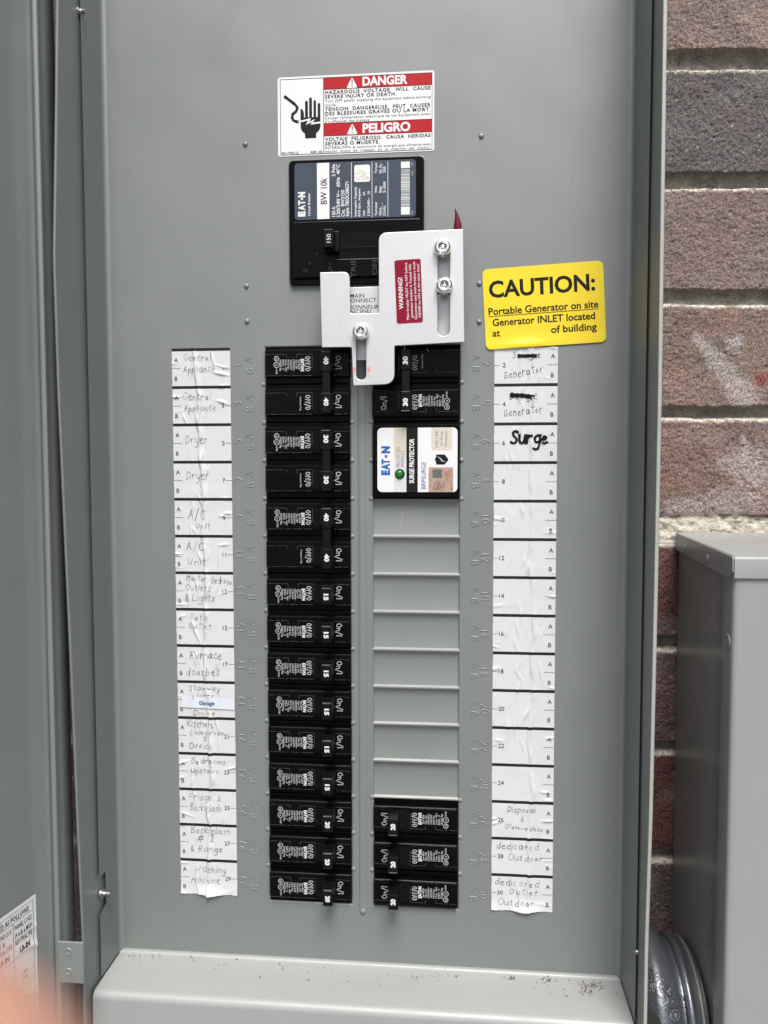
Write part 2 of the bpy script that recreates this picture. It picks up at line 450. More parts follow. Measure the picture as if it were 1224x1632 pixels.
# single-stroke letters (pen writing and stamped numerals)
G = {
'A':'0,0 3,10 6,0|1.2,4 5,4','B':'0,0 0,10 4,9.4 4.4,7 0,5.3 5,4 5.2,1.4 0,0','C':'6,8.5 3,10 .4,7 .4,3 3,0 6,1.4','D':'.5,0 0,10 4,9 6,5.5 4,1.4 .5,0',
'F':'0,0 0,10 5.5,10|0,5.3 4.3,5.3','G':'6,8 3.4,10 .5,7 .3,3 3,0 6,2 6,4.6 3.4,4.4','K':'0,0 0,10|5,10 0,4.3 5,0','L':'.3,10 0,0 5,.3','M':'0,0 1,10 3.7,3 6.5,10 7.3,0',
'O':'3.2,10 .4,7.4 .4,2.6 3.2,0 6.2,3 6.2,7 3.2,10','P':'0,0 0,10 4,9.6 4.6,7.4 3.6,5 0,4.6','R':'0,0 0,10 4,9.6 4.6,7.4 3.6,5.2 0,4.9|2,5 5.4,0',
'S':'5,8.8 3,10 .5,8.3 1.4,6.2 4.4,4.4 5,1.8 2.6,0 0,1.2','U':'0,10 .2,3 2.2,0 4.6,.6 6,3.4 6,10','W':'0,10 1.6,0 4.2,7 6.4,0 8.6,10','E':'5,10 0,10 0,0 5,0|0,5 4,5','T':'0,10 6,10|3,10 3,0',
'a':'5,5 3,6 .6,4.2 .6,1.2 2.2,0 4,1.2 5,5.6 5,1 6,0','b':'0,10 .2,0|.1,4 2.6,5.8 4.8,3.3 3,0 .2,.8','c':'4.2,5 2.4,6 .3,3.5 1.6,.2 4.4,.8','d':'4.8,4.8 2.4,6 .3,3 1.8,0 4.8,1.6|5,10 5,0',
'e':'.4,3.2 4,3.6 4,5.2 2.2,6 .4,3.6 1.2,.6 3.4,0 5,1','f':'5,8.6 3.6,10 2.2,8.4 2,0|0,5.6 4.6,5.6','g':'5,5 2.6,6 .4,3.6 2,.6 5,2.2|5,6 5,-2.4 3,-4 .4,-3','h':'0,10 .2,0|.2,3.8 2.4,5.8 4.4,4.6 4.4,0',
'i':'.3,6 .3,0|.3,8.2 .5,8.8','k':'0,10 .2,0|4,6 .2,2.6 4.4,0','l':'.2,10 .2,0','m':'0,6 .2,0|.2,4 2,6 3.4,4.4 3.4,0|3.4,4 5,6 6.6,4.4 6.8,0','n':'0,6 .2,0|.2,3.8 2.2,6 4.2,4.4 4.4,0',
'o':'2.6,6 .3,3.4 2.4,0 5,2.8 2.6,6','p':'0,6 0,-4|.1,4 2.8,6 5,3.3 3,.2 .2,.8','r':'0,6 .2,0|.2,3.6 1.8,5.8 4,5.4','s':'4,5.2 2.2,6 .6,4.6 3,2.6 3.4,1 1.8,0 0,.7','t':'2,9.4 2,1 3.6,.2|0,6.2 4.4,6.2',
'u':'0,6 .3,1.4 2.2,0 4.2,2 4.4,6|4.4,3 5,0','v':'0,6 2,0 4,6','w':'0,6 1.6,0 3.2,4.4 4.8,0 6.4,6','y':'0,6 1.6,1 4,2|5,6 4.2,-2 2,-4 0,-3','x':'0,6 4,0|4,6 0,0','j':'2,6 2,-3 0,-4',
'&':'5.4,.4 .8,7.4 2.4,10 4.2,8.2 .4,2.8 1.6,.2 3.4,.6 5.4,4','#':'1.6,0 4,10|4.6,0 7,10|0,3.2 8,3.6|1,6.6 8.6,7','/':'0,-2 4.6,11',',':'.8,1 -.4,-2','-':'0,3.5 4,3.5','~':'0,3 1.4,4.4 2.6,3 4,4.4',
'I':'.3,10 .3,0','0':'3,10 .4,7 .4,3 3,0 5.6,3 5.6,7 3,10','1':'.6,8.4 2.6,10 2.6,0|.6,0 4.6,0','2':'.4,7.6 1.6,9.7 4,9.7 5.2,7.6 4.4,5 .2,.2 5.6,.2','3':'.6,9 3,10 5,8 3.6,5.6 2,5.4|3.6,5.6 5.4,3 3.4,0 .2,1','4':'1,10 .2,4.6 3,4.4|4.6,10 4.6,0',
'5':'5,10 1.2,10 .6,5.8 3.4,6.4 5.4,3.6 3.6,.2 .2,.8','6':'4.6,9.8 1.6,6.4 .4,3 2.6,0 5.2,2.4 4,5.2 1,4.4','7':'.2,10 5.4,10 2,0','8':'3,10 .8,7.8 5,2.6 3,0 .6,2.6 5,7.6 3,10','9':'5,7 2.8,5 .6,7.4 2.6,10 5,8 4.6,4 2.6,0'}
def glyph_lines(ch):
    return [[tuple(map(float, q.split(','))) for q in part.split()] for part in G[ch].split('|')]
def chaikin(P, k=2):
    for _ in range(k):
        if len(P) < 3: return P
        Q = [P[0]]
        for a, b_ in zip(P[:-1], P[1:]):
            Q += [(a[0] * .75 + b_[0] * .25, a[1] * .75 + b_[1] * .25), (a[0] * .25 + b_[0] * .75, a[1] * .25 + b_[1] * .75)]
        Q.append(P[-1]); P = Q
    return P
def strokes(s, size, jit=0.0, slant=0.0, gap=2.2, rnd=None, smooth=2):
    out = []; x = 0.0; k = size / 10
    rnd = rnd or random
    for ch in s:
        if ch == ' ': x += 4.5; continue
        ls = glyph_lines(ch)
        wd = max(p[0] for l in ls for p in l)
        sc = 1 + rnd.uniform(-jit, jit); dy = rnd.uniform(-jit, jit) * 4
        for l in ls:
            if jit: l = [(p[0] + rnd.uniform(-jit, jit) * 1.6, p[1] + rnd.uniform(-jit, jit) * 1.6) for p in l]
            l = chaikin(l, smooth) if ch not in 'AKLMWFE#/iltkv' or len(l) > 4 else chaikin(l, 0)
            out.append([((x + p[0] * sc + slant * p[1]) * k, (p[1] * sc + dy) * k) for p in l])
        x += wd + gap
    return out, x * k
def ribbon(mb, f, P, wd, m, h=0.06, taper=False, rnd=random):
    V = []; F = []
    for i, p in enumerate(P):
        a = P[max(i - 1, 0)]; c = P[min(i + 1, len(P) - 1)]
        dx, dy = c[0] - a[0], c[1] - a[1]; l = math.hypot(dx, dy) or 1
        q = wd / 2 * (1 + rnd.uniform(-.18, .18))
        nx, ny = -dy / l * q, dx / l * q
        if i == 0: p = (p[0] - dx / l * q * .7, p[1] - dy / l * q * .7)
        if i == len(P) - 1: p = (p[0] + dx / l * q * .7, p[1] + dy / l * q * .7)
        V += [f(p[0] + nx, p[1] + ny, h), f(p[0] - nx, p[1] - ny, h)]
    for i in range(len(P) - 1):
        F.append([2 * i, 2 * i + 1, 2 * i + 3, 2 * i + 2])
    mb.add(V, F, m)
def resample(P, step):
    out = [P[0]]
    for a, b_ in zip(P[:-1], P[1:]):
        l = math.hypot(b_[0] - a[0], b_[1] - a[1]); n_ = max(1, int(l / step))
        for i in range(1, n_ + 1):
            out.append((a[0] + (b_[0] - a[0]) * i / n_, a[1] + (b_[1] - a[1]) * i / n_))
    return out
def write(mb, f, s, x, y, size, m, width=None, pen=0.31, jit=0.2, slant=0.1, ang=0.0, h=0.17, seed=0):
    rnd = random.Random(hash_s(s) + seed)
    L_, wd = strokes(s, size, jit, slant, rnd=rnd)
    sx = 1 if width is None else width / wd
    c, q = math.cos(ang), math.sin(ang)
    for l in L_:
        P = [(x + c * p[0] * sx - q * p[1], y + q * p[0] * sx + c * p[1]) for p in l]
        ribbon(mb, f, resample(P, 0.28), pen * rnd.uniform(.7, 1.2), m if m is not M_PENCIL else rnd.choice((M_PENCIL, M_PEN, M_PENCIL, M_PEN, M_PENCIL2)), h, rnd=rnd)
def hash_s(s): return sum((i + 3) * ord(c) for i, c in enumerate(s))
def tubeline(mb, P3, r, m, n=6, up=(0, 0, 1)):
    # half-sunk round bead along a 3-D polyline
    V = []; F = []
    for i, p in enumerate(P3):
        a = Vector(P3[max(i - 1, 0)]); c = Vector(P3[min(i + 1, len(P3) - 1)])
        d = (c - a).normalized(); s = d.cross(Vector(up)).normalized()
        rr = r * (0.55 if i in (0, len(P3) - 1) else 1)
        for k in range(n + 1):
            t = PI * k / n
            V.append(tuple(Vector(p) + s * rr * math.cos(t) + Vector(up) * r * 0.62 * math.sin(t)))
    for i in range(len(P3) - 1):
        for k in range(n):
            F.append([i * (n + 1) + k, i * (n + 1) + k + 1, (i + 1) * (n + 1) + k + 1, (i + 1) * (n + 1) + k])
    mb.add(V, F, m, True)

# profile (list of (x, z)) extruded along v between stations; stations give (v, fn(point)->point)
def extrude_v(mb, prof, vs, m, fn=None, smooth=True):
    V = []; F = []; K = len(prof)
    for v in vs:
        for p in prof:
            q = fn(p, v) if fn else p
            V.append((q[0], v, q[1]))
    for i in range(len(vs) - 1):
        for k in range(K - 1):
            F.append([i * K + k, i * K + k + 1, (i + 1) * K + k + 1, (i + 1) * K + k])
    mb.add(V, F, m, smooth)
def extrude_u(mb, prof, us, m, smooth=True):     # profile of (v, w)
    V = []; F = []; K = len(prof)
    for u in us:
        for p in prof: V.append((u, p[0], p[1]))
    for i in range(len(us) - 1):
        for k in range(K - 1):
            F.append([i * K + k, i * K + k + 1, (i + 1) * K + k + 1, (i + 1) * K + k])
    mb.add(V, F, m, smooth)
def arc(cx, cy, r, a0, a1, n=6):
    return [(cx + r * math.cos(math.radians(a0 + (a1 - a0) * i / n)), cy + r * math.sin(math.radians(a0 + (a1 - a0) * i / n))) for i in range(n + 1)]
def sharp(o, deg=40):
    md = o.modifiers.new('edges', 'EDGE_SPLIT'); md.split_angle = math.radians(deg)

# =================================================================== GROUND
gm = MB(); gm.add([(-30000, -H0, -300), (30000, -H0, -300), (30000, -H0, 60000), (-30000, -H0, 60000)], [[0, 1, 2, 3]], M_GROUND)
gr = gm.build('ground'); gr['kind'] = 'structure'

# =================================================================== BRICK WALL
def vnoise(x, y, seed=0):
    xi = np.floor(x).astype(np.int64); yi = np.floor(y).astype(np.int64)
    xf = x - xi; yf = y - yi
    xf = xf * xf * (3 - 2 * xf); yf = yf * yf * (3 - 2 * yf)
    def h(a, b_):
        k = (a * 374761393 + b_ * 668265263 + seed * 1442695041) & 0x7fffffff
        k = ((k ^ (k >> 13)) * 1274126177) & 0x7fffffff
        k = k ^ (k >> 16)
        return (k & 0xffff) / 65535.0
    return (h(xi, yi) * (1 - xf) + h(xi + 1, yi) * xf) * (1 - yf) + (h(xi, yi + 1) * (1 - xf) + h(xi + 1, yi + 1) * xf) * yf
def fbm(x, y, o=4, seed=0):
    s = 0; a = .5; t = 0
    for i in range(o):
        s = s + a * vnoise(x * 2 ** i, y * 2 ** i, seed + i); t += a; a *= .5
    return s / t
JZ = [200.3, 119.0, 38.4, -42.4, -125.8, -207.0, -283.6, -364.5]
JH = [13.5, 11.3, 10.8, 9.0, 20.0, 10.0, 9.0, 8.5]
def jz(k): return JZ[k] if 0 <= k < len(JZ) else (200.3 - 81 * k)
def jh(k): return JH[k] if 0 <= k < len(JH) else 10.5
ROWC = {0: (0.225, 0.172, 0.15), 1: (0.115, 0.106, 0.105), 2: (0.195, 0.145, 0.13), 3: (0.205, 0.15, 0.122), 4: (0.195, 0.135, 0.112), 5: (0.105, 0.05, 0.046), 6: (0.135, 0.088, 0.088), 7: (0.11, 0.05, 0.046), 8: (0.10, 0.075, 0.07)}
def wall_fn(U, V):
    wob = (fbm(U / 22, V / 22, 4, 3) - .5) * 3.4 + (fbm(U / 4, V / 4, 2, 31) - .5) * 2.2
    k = np.round((200.3 - V) / 81.0).astype(int)
    zc = np.vectorize(jz)(k); hh = np.vectorize(jh)(k) / 2
    d1 = np.abs(V - zc + wob * .55) - hh                     # >0 inside brick
    row = np.where(V > zc, k, k + 1)
    off = np.where(row % 2 == 0, 115.0, 268.0)
    bx = (U - off) / 305.0
    du = np.abs(bx - np.round(bx)) * 305.0 - 5.5 + wob * .3
    bid = np.floor(bx).astype(int)
    d = np.minimum(d1, du)
    e = np.clip((d + 1.9) / 2.4, 0, 1); e = e * e * (3 - 2 * e)      # 0 in joint, 1 on the brick face
    grain = (fbm(U / 1.7, V / 1.7, 3, 11) - .5) * 1.5 + (fbm(U / 9, V / 9, 3, 5) - .5) * 1.6 + (fbm(U / 45, V / 45, 2, 8) - .5) * 3
    pit = np.clip(fbm(U / 3.3, V / 3.3, 2, 77) - .68, 0, 1) * -3.5
    mort = -7.0 + (fbm(U / 5, V / 5, 3, 21) - .5) * 2.6 + (fbm(U / 1.3, V / 1.3, 2, 23) - .5) * .7
    # mortar squeezes out over the top arris of the brick below
    hw = (grain + pit) * e + mort * (1 - e)
    thick = (k == 4) & (d1 < 3.5)
    hw = np.where(thick, np.where(d1 < 0.6, -1.5 + (fbm(U / 7, V / 7, 4, 41) - .5) * 4.5, hw), hw)
    # colours
    base = np.zeros(U.shape + (3,))
    rr = np.clip(row, 0, 8)
    for i in range(3): base[..., i] = np.vectorize(lambda r_: ROWC[int(r_)][i])(rr)
    tone = .72 + .56 * fbm(U / 38, V / 26, 4, 91)
    pinkish = np.clip(fbm(U / 30 + 9, V / 30, 3, 55) - .5, 0, 1) * 1.2
    base = base * tone[..., None] * np.stack([1 + pinkish * .32, 1 + 0 * pinkish, 1 + pinkish * .05], -1)
    bl = np.clip(fbm(U / 26, V / 20 + 4, 3, 66) - .5, 0, 1)[..., None] * 1.6
    base = base * (1 - bl) + np.array([0.20, 0.162, 0.155]) * bl * np.where(rr == 1, .55, 1)[..., None] + base * 0
    mc = np.array([0.27, 0.245, 0.205]) * (.5 + 1.0 * fbm(U / 6, V / 6, 4, 101))[..., None]
    white = np.array([0.60, 0.555, 0.455]) * (.85 + .3 * fbm(U / 7, V / 5, 4, 17))[..., None]
    dirt = np.clip((fbm(U / 8, V / 3, 4, 119) - .66) * 8, 0, .8)[..., None]
    white = white * (1 - dirt) + np.array([0.10, 0.08, 0.05]) * dirt
    mc = np.where(thick[..., None], white, mc)
    # pale mortar smear hugging the lower lip of each joint
    lip = np.clip(1 - np.abs((V - zc) + hh + .6 + wob * .55) / 2.3, 0, 1) * np.clip(fbm(U / 12, V / 40, 3, 201) * 3.4 - .55, 0, 1)
    lip = np.clip(lip * (.3 + 1.5 * fbm(U / 2.2, V / 2.2, 3, 77)), 0, 1)
    ee = e[..., None]
    col = base * ee + mc * (1 - ee)
    lp = (lip * .9)[..., None]
    col = col * (1 - lp) + np.array([0.66, 0.61, 0.51]) * lp
    # paint smears and efflorescence on the fourth and fifth visible courses
    def seg(a, b_, wd):
        ax, ay = a; dx, dy = b_[0] - ax, b_[1] - ay
        t_ = np.clip(((U - ax) * dx + (V - ay) * dy) / (dx * dx + dy * dy), 0, 1)
        return np.clip(1.6 - np.hypot(U - ax - t_ * dx, V - ay - t_ * dy) / (wd * (.55 + .9 * t_)) - (fbm(U / 3, V / 3, 3, 9) - .5) * 1.4, 0, 1)
    sA, sB = PX(1112, 538, -55), PX(1192, 632, -55)
    s1 = seg(sA, sB, 6) * .62
    s2 = seg(PX(1163, 541, -55), PX(1174, 546, -55), 4) * .7
    s3 = seg(PX(1160, 735, -55), PX(1210, 745, -55), 9) * .5
    s4 = seg(PX(1070, 808, -55), PX(1200, 800, -55), 7) * .42
    s5 = seg(PX(1187, 692, -55), PX(1190, 725, -55), 2.6) * .6
    for s_ in (s1, s2, s3, s4, s5):
        q = (s_ * ee[..., 0])[..., None]
        col = col * (1 - q) + np.array([0.37, 0.335, 0.325]) * q
    rd = seg(PX(1211, 600, -55), PX(1216, 603, -55), 3.2)[..., None] * .75
    col = col * (1 - rd) + np.array([0.22, 0.035, 0.035]) * rd
    return hw, np.concatenate([np.clip(col, .01, .9), ((.55 + .45 * e) * np.where(thick, .4, 1))[..., None]], -1)
def wall_patch(us, vs, acc):
    U, Vv = np.meshgrid(np.array(us, float), np.array(vs, float))
    hw, col = wall_fn(U, Vv)
    nu, nv = len(us), len(vs)
    base = acc['n']
    P = np.stack([U / 1000, (55.0 - hw + .09 * (np.clip(U, 60, 560) - 185)) / 1000, (Vv + H0) / 1000], -1).reshape(-1, 3)
    idx = (np.arange(nv - 1)[:, None] * nu + np.arange(nu - 1)[None, :]).ravel() + base
    F = np.stack([idx, idx + 1, idx + 1 + nu, idx + nu], -1)
    acc['P'].append(P); acc['F'].append(F); acc['C'].append(col.reshape(-1, 4)); acc['n'] += nu * nv
acc = dict(n=0, P=[], F=[], C=[])
fu = np.arange(140, 300.01, .7); fv = np.arange(-470, 270.01, .7)
fu[-1] = 300; fv[-1] = 270
wall_patch(fu, fv, acc)
wall_patch(np.linspace(-1500, 140, 260), np.linspace(-470, 270, 190), acc)
wall_patch(np.linspace(300, 1900, 260), np.linspace(-470, 270, 190), acc)
wall_patch(np.linspace(-1500, 1900, 420), np.linspace(-H0, -470, 190), acc)
wall_patch(np.linspace(-1500, 1900, 420), np.linspace(270, 1500, 200), acc)
P = np.concatenate(acc['P']); F = np.concatenate(acc['F']); Cc = np.concatenate(acc['C'])
me = bpy.data.meshes.new('brick_wall')
me.vertices.add(len(P)); me.vertices.foreach_set('co', P.ravel())
me.loops.add(F.size); me.loops.foreach_set('vertex_index', F.ravel().astype(np.int32))
me.polygons.add(len(F)); me.polygons.foreach_set('loop_start', np.arange(0, F.size, 4, dtype=np.int32))
me.update(calc_edges=True)
ca = me.color_attributes.new('tint', 'FLOAT_COLOR', 'POINT')
ca.data.foreach_set('color', Cc.ravel())
me.materials.append(M_BRICK)
wall = bpy.data.objects.new('brick_wall', me); COL.objects.link(wall)
tag(wall, 'rough brown and purple brick wall with recessed mortar joints behind the grey boxes', 'wall')

# =================================================================== ELECTRICAL PANEL
UA, UB, UC, UD = -102.6, -44.1, -30.3, 28.4         # breaker windows, left column A-B, right column C-D
ROW = 25.4
PL, PR, PB, PT = -210.6, 136.0, -423.0, 520.0       # dead front
panel = thing('electrical_panel', 'open grey steel breaker panel with its door swung out, mounted on the brick wall', 'breaker panel', (PL, PB, 0))

# --- dead front: sheet with window openings, side walls bent towards the viewer
df = MB()
r = 3.0
us = sorted({PL + r, -90.0, UA, UB, -37.2, UC, UD, PR - r})
vs = sorted({PB + 2.5, -381.3, -381.0, -304.8, -101.6, 0.0, PT})
def hole(u, v):
    if UA < u < UB and -381.3 < v < 0: return True
    if UC < u < UD and -381.3 < v < 0: return True
    return False
V = []; F = []; ix = {}
def vid(u, v, w):
    k = (round(u, 3), round(v, 3), round(w, 3))
    if k not in ix: ix[k] = len(V); V.append((u, v, w))
    return ix[k]
T = 1.3
cells = {}
for i in range(len(us) - 1):
    for j in range(len(vs) - 1):
        cells[i, j] = not hole((us[i] + us[i + 1]) / 2, (vs[j] + vs[j + 1]) / 2)
for (i, j), solid in cells.items():
    if not solid: continue
    u0, u1, v0, v1 = us[i], us[i + 1], vs[j], vs[j + 1]
    F.append([vid(u0, v0, 0), vid(u1, v0, 0), vid(u1, v1, 0), vid(u0, v1, 0)])
    for di, dj, a, c in ((-1, 0, (u0, v1), (u0, v0)), (1, 0, (u1, v0), (u1, v1)), (0, -1, (u0, v0), (u1, v0)), (0, 1, (u1, v1), (u0, v1))):
        if cells.get((i + di, j + dj)) is False:
            # rolled inward rim round the openings
            nx, ny = (di, dj)
            e = .7
            F.append([vid(*c, 0), vid(*a, 0), vid(a[0] + nx * e, a[1] + ny * e, -.5), vid(c[0] + nx * e, c[1] + ny * e, -.5)])
            F.append([vid(c[0] + nx * e, c[1] + ny * e, -.5), vid(a[0] + nx * e, a[1] + ny * e, -.5), vid(a[0] + nx * e, a[1] + ny * e, -6), vid(c[0] + nx * e, c[1] + ny * e, -6)])
df.add(V, F, M_PAINT)
lw_top = 29.5
# left wall with the notch for the cover screw
NV0, NV1 = PXU(162, 1455, PL)[0], PXU(160, 1398, PL)[0]
lp = [(PL, lw_top), (PL, 12), (PL, r)] + [(PL + r - r * math.cos(math.radians(a)), r - r * math.sin(math.radians(a))) for a in (18, 36, 54, 72, 90)]
def lfn(p, v):
    return p
extrude_v(df, lp, [NV1, PT], M_PAINT)
extrude_v(df, [(PL, 20.5)] + lp[1:], [NV0, NV1], M_PAINT)
extrude_v(df, lp, [PB + .5, NV0], M_PAINT)
df.add([(PL, NV0, 20.5), (PL, NV0 + 3, 20.5), (PL, NV0, lw_top)], [[0, 1, 2]], M_PAINT)
rw = 41.5
rp = [(PR - r + r * math.sin(math.radians(a)), r - r * math.cos(math.radians(a))) for a in (0, 18, 36, 54, 72, 90)] + [(PR, rw)]
extrude_v(df, rp, [PB + .5, PT], M_PAINT)
# raised bead between the two columns, with its end dimple
bp_ = [(-37.2 + 2.6 * math.cos(math.radians(a)), .75 * math.sin(math.radians(a))) for a in range(180, -1, -15)]
extrude_v(df, bp_, [-384, 2], M_PAINT)
def bump(mb, u, v, w, r_, h_, m, n=16, k=5):
    prof = [(h_ * math.sin(math.radians(90 * i / k)) , r_ * math.cos(math.radians(90 * i / k)) + 1e-3) for i in range(k + 1)]
    lathe(mb, (u, v, w - .02), 'w', prof, m, n)
bump(df, -37.2, -385, 0, 2.3, 1.4, M_PAINT)
for q in ((391, 230), (767, 217), (393, 456), (394, 512), (764, 513), (764, 452)):
    u_, v_ = PX(*q); bump(df, u_, v_, 0, 1.75, 1.25, M_PAINT)
# small pressed bosses at the row ends of the windows
for k in range(1, 15):
    for ue, sg in ((UA, -1), (UB, 1), (UC, -1), (UD, 1)):
        if ue in (UC, UD) and 4 < k < 12: continue
        bump(df, ue + sg * .6, -ROW * k, 0, 1.5, .75, M_PAINT, 12, 4)
# stamped numerals and letters
def stamp(s, u, v, rot, size=5.2):
    L_, wd = strokes(s, size, 0, 0, gap=2.0)
    for l in L_:
        P_ = []
        for x, y in l:
            x -= wd / 2; y -= size / 2
            a, b_ = (-y, x) if rot == 90 else (y, -x)
            P_.append((u + a, v + b_, -0.05))
        tubeline(df, P_, 0.5, M_PAINT)
for k in range(15):
    vc = -ROW * (k + .5)
    us_ = PX(401, 990)[0]; un_ = PX(383, 990)[0]
    stamp('A', us_, vc + 4.4, 90); stamp('B', us_, vc - 3.0, 90)
    stamp(str(2 * k + 1), un_, vc + .6, 90)
    us_ = PX(757, 990)[0]; un_ = PX(773, 990)[0]
    stamp('A', us_, vc + 2.8, -90); stamp('B', us_, vc - 4.8, -90)
    stamp(str(2 * k + 2), un_, vc - 1.0, -90)
o = df.build('dead_front', panel); sharp(o, 50)

# --- knockout filler plates of the right column
NP = 8
for k in range(4, 12):
    mb = MB()
    vt = -ROW * k
    D = -1.9
    prof = [(vt - .25, 0), (vt - .7, -.05), (vt - 1.2, -.4), (vt - 2.0, -1.0), (vt - 3.2, -1.5), (vt - 5.0, D + .12), (vt - 6.8, D + .02), (vt - 8, D), (vt - 24.0, D), (vt - 24.35, D + .15), (vt - 24.75, -.12), (vt - 25.05, 0), (vt - 25.4 - .25, 0)]
    extrude_u(mb, prof, [UC + .25, UD - .25], M_PAINT)
    K = len(prof)
    for ue in (UC + .25, UD - .25):
        Vv = [(ue, p[0], p[1]) for p in prof] + [(ue, prof[-1][0], .0), (ue, prof[0][0], .0)]
        mb.add(Vv, [list(range(len(Vv)))], M_PAINT)
    for ue, sg in ((UC, 1), (UD, -1)):
        mb.add([(ue, vt, 0.01), (ue + sg * .28, vt, 0.01), (ue + sg * .28, vt - ROW, 0.01), (ue, vt - ROW, 0.01)], [[0, 1, 2, 3]], M_PAINT)
    if k == 4:
        Ls = [(640, 802), (641.5, 815), (640, 832), (636, 848), (632, 862)]
        ribbon(mb, lambda x, y, h=0.0: (x, y, D + h), chaikin([PX(*q, D) for q in Ls], 2), .3, M_EDGE, .05, rnd=random.Random(4))
    o = mb.build('filler_plate', panel); sharp(o, 60)

# dark cavity behind the openings
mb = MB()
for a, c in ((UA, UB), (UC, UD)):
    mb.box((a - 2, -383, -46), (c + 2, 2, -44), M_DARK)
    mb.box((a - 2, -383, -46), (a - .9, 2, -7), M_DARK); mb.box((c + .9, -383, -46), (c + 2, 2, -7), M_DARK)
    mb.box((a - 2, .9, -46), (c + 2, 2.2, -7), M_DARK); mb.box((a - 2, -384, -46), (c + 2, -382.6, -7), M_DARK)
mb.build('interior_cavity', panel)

# --- ledge: bottom return of the cover and the lower front
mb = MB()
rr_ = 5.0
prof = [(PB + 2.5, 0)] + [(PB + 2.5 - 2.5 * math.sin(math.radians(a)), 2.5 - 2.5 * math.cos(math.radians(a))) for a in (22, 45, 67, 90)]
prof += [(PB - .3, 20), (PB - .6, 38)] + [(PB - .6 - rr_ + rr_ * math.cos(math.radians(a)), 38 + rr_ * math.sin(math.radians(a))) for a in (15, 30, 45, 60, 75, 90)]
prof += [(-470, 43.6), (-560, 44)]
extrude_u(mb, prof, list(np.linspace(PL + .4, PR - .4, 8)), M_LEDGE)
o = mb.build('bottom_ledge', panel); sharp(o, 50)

# --- enclosure side walls
EL, ER = -212.3, 137.3
ks = [PXU(*q, EL) for q in ((92, 0), (90, 200), (87, 410), (94, 620), (103, 820), (114, 1060), (124, 1300), (133, 1500))]
kv = [k_[0] for k_ in ks][::-1]; kw = [k_[1] for k_ in ks][::-1]
def wl(v): return float(np.interp(v, kv, kw))
sv = [-620] + list(np.linspace(-400, 230, 60)) + [PT + 12]
mb = MB()
th = 1.6
V = []; F = []
for v in sv:
    w_ = wl(v)
    V += [(EL, v, -55), (EL, v, w_ - .8), (EL - .8, v, w_), (EL - th, v, w_ - .8), (EL - th, v, -55)]
for i in range(len(sv) - 1):
    for k in range(4): F.append([i * 5 + k, i * 5 + k + 1, i * 5 + 5 + k + 1, i * 5 + 5 + k])
mb.add(V, F, M_PAINT)
# narrow inward lip under the dead front so that the joint reads as a dark slit
o = mb.build('side_wall', panel); sharp(o, 30)
mb = MB()
ks2 = [PXU(*q, ER) for q in ((1057, 0), (1053, 300), (1048, 650), (1042, 950), (1034, 1300), (1027.5, 1500))]
kv2 = [k_[0] for k_ in ks2][::-1]; kw2 = [k_[1] for k_ in ks2][::-1]
V = []; F = []; V2 = []; F2 = []
for v in sv:
    w_ = float(np.interp(v, kv2, kw2))
    V += [(ER, v, -55), (ER, v, w_ - .3), (ER + .3, v, w_)]
    V2 += [(ER + .3, v, w_), (ER + 2.0, v, w_), (ER + 2.4, v, w_ - .5), (ER + 2.4, v, -55)]
for i in range(len(sv) - 1):
    for k in range(2): F.append([i * 3 + k, i * 3 + 3 + k, i * 3 + 3 + k + 1, i * 3 + k + 1])
    for k in range(3): F2.append([i * 4 + k, i * 4 + 4 + k, i * 4 + 4 + k + 1, i * 4 + k + 1])
mb.add(V, F, M_PAINT); mb.add(V2, F2[0::3], M_EDGE); mb.add(V2, F2[1::3] + F2[2::3], M_PAINT)
o = mb.build('side_wall', panel); sharp(o, 30)
mb = MB()
mb.box((EL - th, PT + 12, -55), (ER + 2.4, PT + 14, 62), M_PAINT, .5)
mb.box((EL - th, PT, -2), (ER + 2.4, PT + 1.5, 42), M_PAINT, .3)
mb.build('top_wall', panel)
mb = MB(); mb.box((EL - th, -622, -55), (ER + 2.4, -620, 58), M_PAINT, .5); mb.build('bottom_wall', panel)
mb = MB(); mb.box((EL + .1, -619, -54), (ER - .1, PT + 10, -52.5), M_PAINT); mb.build('back_wall', panel)

# --- cover screws
def hexscrew(pos, axis, r_=2.6, h_=7.5, name='cover_screw'):
    mb = MB()
    if axis == 'u+':
        lathe(mb, pos, 'u', [(0, r_ * .6), (.2, r_ * .62), (.3, r_ * 1.35), (1.6, r_ * 1.3), (1.7, r_ * .8), (h_ * .45, r_ * .8), (h_ * .55, r_ * .7), (h_ * .65, r_ * .82), (h_ * .8, r_ * .7), (h_ * .95, r_ * .78), (h_, r_ * .45)], M_SCREW, 20)
    else:
        lathe(mb, pos, 'u', [(-h_, r_ * .4), (-h_ * .9, r_ * .75), (-h_ * .6, r_ * .7), (-h_ * .5, r_ * .8), (0, r_ * .8)], M_SCREW, 18)
    o = mb.build(name, panel); sharp(o, 45)
v_, w_ = PXU(158, 1428, EL + .5); hexscrew((EL + .2, v_, w_ - 3), 'u+')
v_, w_ = PXU(123, 14, EL + .5); hexscrew((EL - .6, v_, w_ - 3), 'u+', 2.0, 5.0)
v_, w_ = PXU(1013, 1517, ER - 1); hexscrew((ER, v_, w_), 'u-', 2.2, 2.5)

